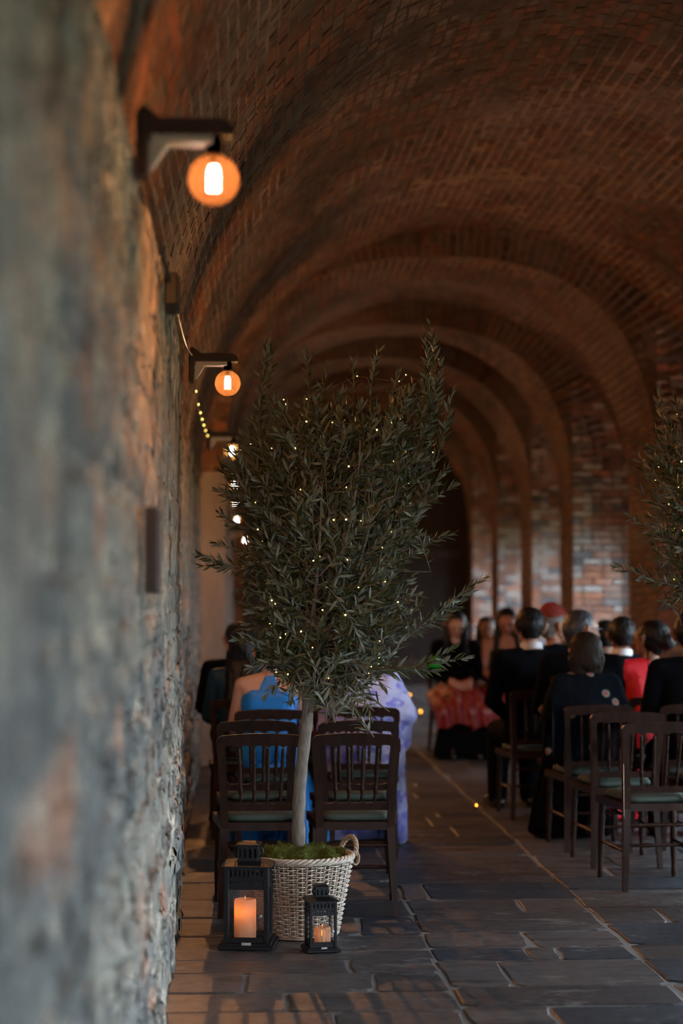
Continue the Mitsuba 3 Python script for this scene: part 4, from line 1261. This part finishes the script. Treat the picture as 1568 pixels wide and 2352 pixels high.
    if dress == 'suit':
        jk = [B((W((-.08, 0, .57), False), .115), (W((.08, 0, .57), False), .115), (W((0, -.015, .74)), .12)),
              B((W((-.055, -.015, .72)), .115), (W((.055, -.015, .72)), .115), (W((-.09, -.018, .93)), .102), (W((.09, -.018, .93)), .102)),
              B((J['sh', -1], .064), (J['sh', 1], .064), (W((-.075, -.015, .94)), .095), (W((.075, -.015, .94)), .095), (W((0, -.018, 1.030)), .058)),
              B((W((0, -.02, 1.035)), .066), (W((-.06, -.018, 1.01)), .06), (W((.06, -.018, 1.01)), .06))]
        for s in (-1, 1):
            jk += [B((J['sh', s], .066), (J['el', s], .054)), B((J['el', s], .054), (J['wr', s] * .97 + J['el', s] * .03, .038))]
            jk += [B((J['hip', s], .098), (J['kn', s], .070)), B((J['kn', s], .072), ((J['kn', s] + J['an', s]) / 2 + f @ [0, -.02, .03], .072), (J['an', s] + [0, 0, -.01], .062))]
        put('suit', soften(m3.Manifold.batch_boolean(jk, m3.OpType.Add), 0.02, 8), cloth, K, smooth=True)
    else:
        low = 0.0 if dress == 'shawl' else 1.0
        tp = [B((W((-.08, 0, .57), False), .116), (W((.08, 0, .57), False), .116), (W((0, -.015, .74)), .112)),
              B((W((-.05, -.015, .72)), .104), (W((.05, -.015, .72)), .104), (W((-.085, -.015, .915)), .094), (W((.085, -.015, .915)), .094))]
        if dress == 'halter':
            tp.append(B((W((-.05, -.03, .92)), .078), (W((.05, -.03, .92)), .078), (W((0.0, -.015, 1.05)), .050)))
        elif dress != 'strapless':
            tp += [B((J['sh', -1], .062), (J['sh', 1], .062), (W((-.07, -.015, .94)), .09), (W((.07, -.015, .94)), .09), (W((0, -.016, 1.035)), .056))]
            for s in (-1, 1):
                tp += [B((J['sh', s], .062), (J['el', s], .052)), B((J['el', s], .052), (J['wr', s] * .85 + J['el', s] * .15, .040))]
        if dress == 'shawl':
            tp += [B((J['sh', -1], .070), (W((-.235, .0, .76)), .075), (W((-.02, -.06, .80)), .08), (W((0, -.03, 1.01)), .07)), B((J['sh', 1], .070), (W((.235, .0, .76)), .075), (W((.02, -.06, .80)), .08), (W((0, -.03, 1.01)), .07)),
                   B((W((-.23, .02, .78)), .07), (W((-.20, .06, .60)), .06), (W((0, -.08, .62)), .06)), B((W((.23, .02, .78)), .07), (W((.20, .06, .60)), .06), (W((0, -.08, .62)), .06))]
        m = soften(m3.Manifold.batch_boolean(tp, m3.OpType.Add), 0.014, 8)
        amp = 0.012 if dress == 'shawl' else 0.006
        m.vertices += m.vertex_normals * ((meshkit.fbm(m.vertices * [16, 16, 5], 3, seed=int(px)) - 0.5) * 2 * amp)[:, None]
        put('shawl' if dress == 'shawl' else 'top', m, cloth, K, smooth=True)
        sk = [B((J['hip', -1], .105), (J['hip', 1], .105), (J['kn', -1], .078), (J['kn', 1], .078)), B((W((0, -.10, .50), False), .05), (J['hip', -1], .11), (J['hip', 1], .11))]
        hem = [W((s * (.22 if skirt != 'trail' else .24), y, 0.045), False) for s in (-1, 1) for y in (.36, .52)]
        sk.append(B((J['kn', -1], .078), (J['kn', 1], .078), *[(h_, .035) for h_ in hem]))
        if skirt == 'trail':
            sk.append(B((J['hip', 1], .10), (J['kn', 1], .08), (W((.30, .02, .045), False), .035), (W((.34, .30, .045), False), .035), (W((.20, -.10, .05), False), .035)))
        if skirt == 'side':
            sk.append(B((J['hip', 1], .11), (J['kn', 1], .08), (W((.19, .10, .045), False), .035), (W((.24, .34, .045), False), .035)))
        m = soften(m3.Manifold.batch_boolean(sk, m3.OpType.Add), 0.016, 6)
        ang = np.arctan2(m.vertices[:, 0] - org[0], m.vertices[:, 1] - org[1] - 0.3)
        m.vertices[:, :2] += m.vertex_normals[:, :2] * (0.016 * np.sin(ang * 17 + 3 * m.vertices[:, 2]) * np.clip((0.62 - m.vertices[:, 2]) / 0.4, 0, 1))[:, None]
        m.vertices[:, 2] = np.maximum(m.vertices[:, 2], 0.004)
        put('skirt', m, 'm_blackcloth' if cloth == 'm_shawl' or 'lapcloth' in extras else cloth, K, smooth=True)
    for s in (-1, 1):
        put('shoe', soften(B((J['an', s] - [0, 0, .02], .043), (J['heel', s], .040), (J['toe', s], .033)), 0.02, 4), 'm_gold' if 'goldshoes' in extras else 'm_shoe', K, smooth=True)
    if collar:
        a0, a1 = W((0, -.016, 1.062)), HD((0, -.024, -.098))
        ax = (HD((0, -.02, -.06)) - W((0, -.014, 1.03)))
        ax /= np.linalg.norm(ax)
        c0 = W((0, -.016, 1.075))
        s1 = np.cross(ax, f @ [0, 1, 0])
        s2 = np.cross(s1, ax)
        t = np.linspace(0, 2 * PI, 30)
        V = []
        for dz, r in ((-.012, .074), (.034, .068), (.034, .063), (-.012, .069)):
            V.append(c0 + k * (np.outer(np.cos(t[:-1]) * r, s1) + np.outer(np.sin(t[:-1]) * r * 1.02, s2) + dz * ax))
        n = 29
        Fq = []
        for i in range(4):
            for q in range(n):
                a, b = i * n + q, i * n + (q + 1) % n
                c_, d_ = ((i + 1) % 4) * n + q, ((i + 1) % 4) * n + (q + 1) % n
                Fq += [[a, b, d_], [a, d_, c_]]
        put('shirt_collar', righted(trimesh.Trimesh(np.vstack(V), Fq, process=False)), 'm_shirt', K, smooth=40, label='white shirt collar')
    if 'greenband' in extras:
        p0, p1 = J['sh', 1], J['el', 1]
        pts = [p0 + (p1 - p0) * t for t in (.45, .6, .75, .85)]
        put('armband', tube(pts, .064 * k, 14), 'm_greenband', K, smooth=True, label='bright green armband')
    # --- hair
    hr = [B((HD((0, -.016, .034)), .0945), (HD((0, -.034, .012)), .086), (HD((0, -.046, -.052)), .050))] if hair == 'short' else [B((HD((0, -.020, .030)), .097), (HD((0, -.042, .0)), .088), (HD((0, -.05, -.045)), .062))]
    cut = m3.Manifold.cube([0.4 * k, 0.2 * k, 0.26 * k]).translate([-.2 * k, 0, 0])
    Hm = f @ Rr @ Rl @ Rh @ Rn
    def place_cut(front, zlo):
        M34 = np.zeros((3, 4))
        M34[:, :3] = Hm
        M34[:, 3] = HD((0, front, zlo))
        return cut.transform(M34)
    hairman = hr[0] - place_cut(.052 if hair != 'short' else .045, -.235 + (.045 if hair == 'short' else .055))
    if hair == 'short':
        hairman = hairman - place_cut(-.012, -.26 + .02) - place_cut(-.2, -.26 - .075)
    add = []
    if hair == 'long':
        add = [B((HD((0, -.05, .0)), .085), (HD((.05, -.055, -.10)), .055), (HD((-.05, -.055, -.10)), .055)), B((HD((.05, -.06, -.10)), .055), (HD((-.05, -.06, -.10)), .055), (W((.065, -.10, .86)), .048), (W((-.065, -.10, .86)), .048)),
               B((HD((.078, .005, .02)), .025), (HD((.088, .0, -.10)), .028), (W((.10, .045, .93)), .030)), B((HD((-.078, .005, .02)), .025), (HD((-.088, .0, -.10)), .028), (W((-.10, .045, .93)), .030))]
    elif hair == 'bob':
        add = [B((HD((0, -.03, .03)), .105), (HD((.045, -.03, -.05)), .075), (HD((-.045, -.03, -.05)), .075), (HD((0, -.06, -.06)), .07)), B((HD((.055, -.03, -.06)), .062), (HD((-.055, -.03, -.06)), .062), (HD((.05, -.03, -.115)), .05), (HD((-.05, -.03, -.115)), .05))]
        add = [a - place_cut(.045, -.20) for a in add]
    elif hair == 'bun':
        add = [B((HD((0, -.085, .0)), .068), (HD((.0, -.125, -.012)), .058)), B((HD((0, -.04, .03)), .098), (HD((0, -.07, .01)), .082)) - place_cut(.04, -.2)]
    for a in add:
        hairman = hairman + a
    m = soften(hairman, 0.011, 4)
    m.vertices += m.vertex_normals * ((meshkit.fbm((m.vertices - org) * [95, 95, 22], 3, seed=3) - 0.5) * 0.016)[:, None]
    put('hair', m, hairm, K, smooth=True)
    if 'redhat' in extras:
        hat = B((HD((0, -.022, .060)), .092), (HD((0, -.022, .085)), .085), (HD((0, .03, .07)), .06)) - place_cut(-.2, -.26 + .055)
        put('cap', soften(hat, .015, 3), 'm_redhat', K, smooth=True, label='red cap')
    if glasses:
        gp_ = []
        for s in (-1, 1):
            t = np.linspace(0, 2 * PI, 20)
            gp_.append(tube([HD((s * .034 + .025 * math.cos(a), .108, .006 + .019 * math.sin(a))) for a in t], .0028 * k, 5))
            gp_.append(tube([HD((s * .060, .105, .012)), HD((s * .086, .06, .014)), HD((s * .094, -.01, .012))], .0026 * k, 5))
        gp_.append(tube([HD((-.010, .110, .008)), HD((.010, .110, .008))], .0026 * k, 5))
        put('glasses', cat(gp_), 'm_shoe', K, smooth=True, label='dark framed glasses')
    if 'lapcloth' in extras:
        n1, n2 = 40, 46
        V = np.zeros((n1, n2, 3))
        prof = spline([[0, .03, .70], [0, .16, .70], [0, .34, .655], [0, .50, .61], [0, .575, .53], [0, .60, .42], [0, .60, .33]], n1)
        for a in range(n1):
            for b in range(n2):
                u = b / (n2 - 1) * 2 - 1
                y, z = prof[a][1], prof[a][2]
                sag = 0.17 * abs(u) ** 2.5 * (1 if z > .5 else .35)
                rip = 0.020 * math.sin(u * 15 + a * 0.15 + px) * min(1, a / 16)
                V[a, b] = W((u * (.30 + .03 * math.sin(px)), y + rip, z - sag + 0.014 * math.sin(u * 9 + px)), False)
        nrm = np.cross(np.gradient(V, axis=0), np.gradient(V, axis=1))
        nrm /= np.linalg.norm(nrm, axis=2, keepdims=True)
        P2 = np.vstack([V.reshape(-1, 3), (V - nrm * 0.006).reshape(-1, 3)])
        i, j = np.meshgrid(np.arange(n1 - 1), np.arange(n2 - 1), indexing='ij')
        a = (i * n2 + j).ravel()
        q = np.vstack([np.stack([a, a + 1, a + n2 + 1], 1), np.stack([a, a + n2 + 1, a + n2], 1)])
        per = np.r_[np.arange(n2), np.arange(1, n1) * n2 + n2 - 1, (n1 - 1) * n2 + np.arange(n2 - 2, -1, -1), np.arange(n1 - 2, 0, -1) * n2]
        nx = np.roll(per, -1)
        o = n1 * n2
        q = np.vstack([q, q[:, ::-1] + o, np.stack([per, nx + o, nx], 1), np.stack([per, per + o, nx + o], 1)])
        put('lap_cloth', righted(trimesh.Trimesh(P2, q, process=False)), 'm_sari', K, smooth=True, label='red and gold patterned cloth over the lap')
    return K


G1, G2 = 'seated guests left of the aisle', 'seated guests right of the aisle'
person('guest in a bright blue backless dress, seated behind the olive trunk', 620, 10.75, 1.30, face=-4, dress='halter', cloth='m_blue', hair='bun', skirt='trail', yaw=10, group=G1)
person('guest in a pale lavender floral dress, seated beside the aisle', 856, 11.0, 1.33, face=10, dress='shawl', cloth='m_lavender', hair='bun', roll=-9, lean=6, skirt='side', extras=('goldshoes',), group=G1)
person('guest with long dark hair and a teal top, seated near the wall', 556, 11.75, 1.30, face=-6, dress='top', cloth='m_teal', hair='long', group=G1)
person('guest in dark maroon, seated half hidden behind the olive trunk', 738, 11.85, 1.31, dress='top', cloth='m_maroon', hair='long', skin='m_skinbrown', group=G1)
person('guest in black against the left wall', 497, 12.55, 1.33, face=0, x=-0.02, group=G1)
person('guest with short dark hair and a bright white shirt collar, beside the aisle', 1222, 12.6, 1.425, face=8, yaw=-8, collar=True, group=G2)
person('guest in a red cap with greying hair, face turned aside', 1276, 13.45, 1.41, yaw=-75, skin='m_skinwarm', hairm='m_hairwhite', extras=('redhat',), group=G2)
person('guest with greying hair and dark glasses, face turned aside', 1336, 11.85, 1.415, face=-6, yaw=-64, hairm='m_hairgrey', glasses=True, collar=False, group=G2)
person('guest with a brown bob wearing a black floral shawl', 1346, 11.05, 1.285, face=4, dress='shawl', cloth='m_shawl', hair='bob', hairm='m_hairbrown', yaw=8, group=G2)
person('dark-haired guest half hidden between the glasses and the navy jacket', 1392, 13.45, 1.32, dress='top', cloth='m_blackcloth', hair='short', skin='m_skinbrown', group=G2)
person('dark-haired guest in a navy jacket with a white collar', 1428, 12.6, 1.36, face=-8, yaw=10, cloth='m_navy', collar=True, skin='m_skinbrown', group=G2)
person('guest in a bright red dress with dark hair in a bun', 1482, 11.85, 1.35, face=6, yaw=40, dress='top', cloth='m_red', hair='bun', skin='m_skinbrown', roll=4, group=G2)
person('guest in black cut off by the frame, in front of the red dress', 1592, 11.05, 1.415, face=0, yaw=-20, skin='m_skinwarm', group=G2)
G3 = 'seated guests facing the camera'
person('facing guest with long dark hair, a green armband and a red cloth on the lap', 1042, 17.2, 1.345, face=184, dress='top', cloth='m_blackcloth', hair='long', skin='m_skin', arms='up', nod=12, lean=8, extras=('lapcloth', 'greenband'), group=G3)
person('facing guest with bare shoulders, dark hair and a red cloth on the lap', 1163, 17.2, 1.375, face=174, dress='strapless', cloth='m_blackcloth', hair='long', skin='m_skinwarm', arms='up', nod=14, lean=6, extras=('lapcloth',), group=G3)
person('facing guest in black behind the two with the red cloths', 1115, 18.0, 1.28, face=180, dress='top', cloth='m_blackcloth', hair='long', skin='m_skinbrown', group=G3)

# ---- tealights glowing on the floor
def tealight(label, px, py, r, glow, Y=None):
    p = gp(px, py) if Y is None else at(px, py, Y) * [1, 1, 0]
    K = thing('tealight', label, 'candle', 'tealights on the floor')
    M = T().translate([float(p[0]), float(p[1]), 0])
    put('glass', lathe([(0.001, 0.003), (r, 0.003), (r * 1.12, r * 2.3), (r * 1.06, r * 2.3), (r * 0.93, 0.008), (0.001, 0.008)], 24), 'm_globe', K, smooth=40, M=M, label='amber glass cup')
    put('wax', lathe([(0.001, 0.009), (r * 0.90, 0.009), (r * 0.92, r), (0.001, r * 0.95)], 20), 'm_cream', K, smooth=40, M=M)
    fl = lathe([(0.0001, r * 1.02), (r * 0.22, r * 1.25), (r * 0.16, r * 1.6), (0.0001, r * 2.1)], 12)
    put('flame', fl, 'm_emit', K, smooth=True, M=M, emit=area(np.array([1.0, 0.28, 0.03]) * glow, 0.2), label='small orange flame')


tealight('glowing tealight on the far floor, left of the red lap cloths', 966, 1640, 0.034, 40, Y=22.5)
tealight('glowing tealight on the far floor, half behind the lavender dress', 940, 1610, 0.034, 40, Y=26.0)
tealight('tiny tealight on the floor beside the black trousers by the aisle', 1094, 1858, 0.018, 25)
#OBJECTS
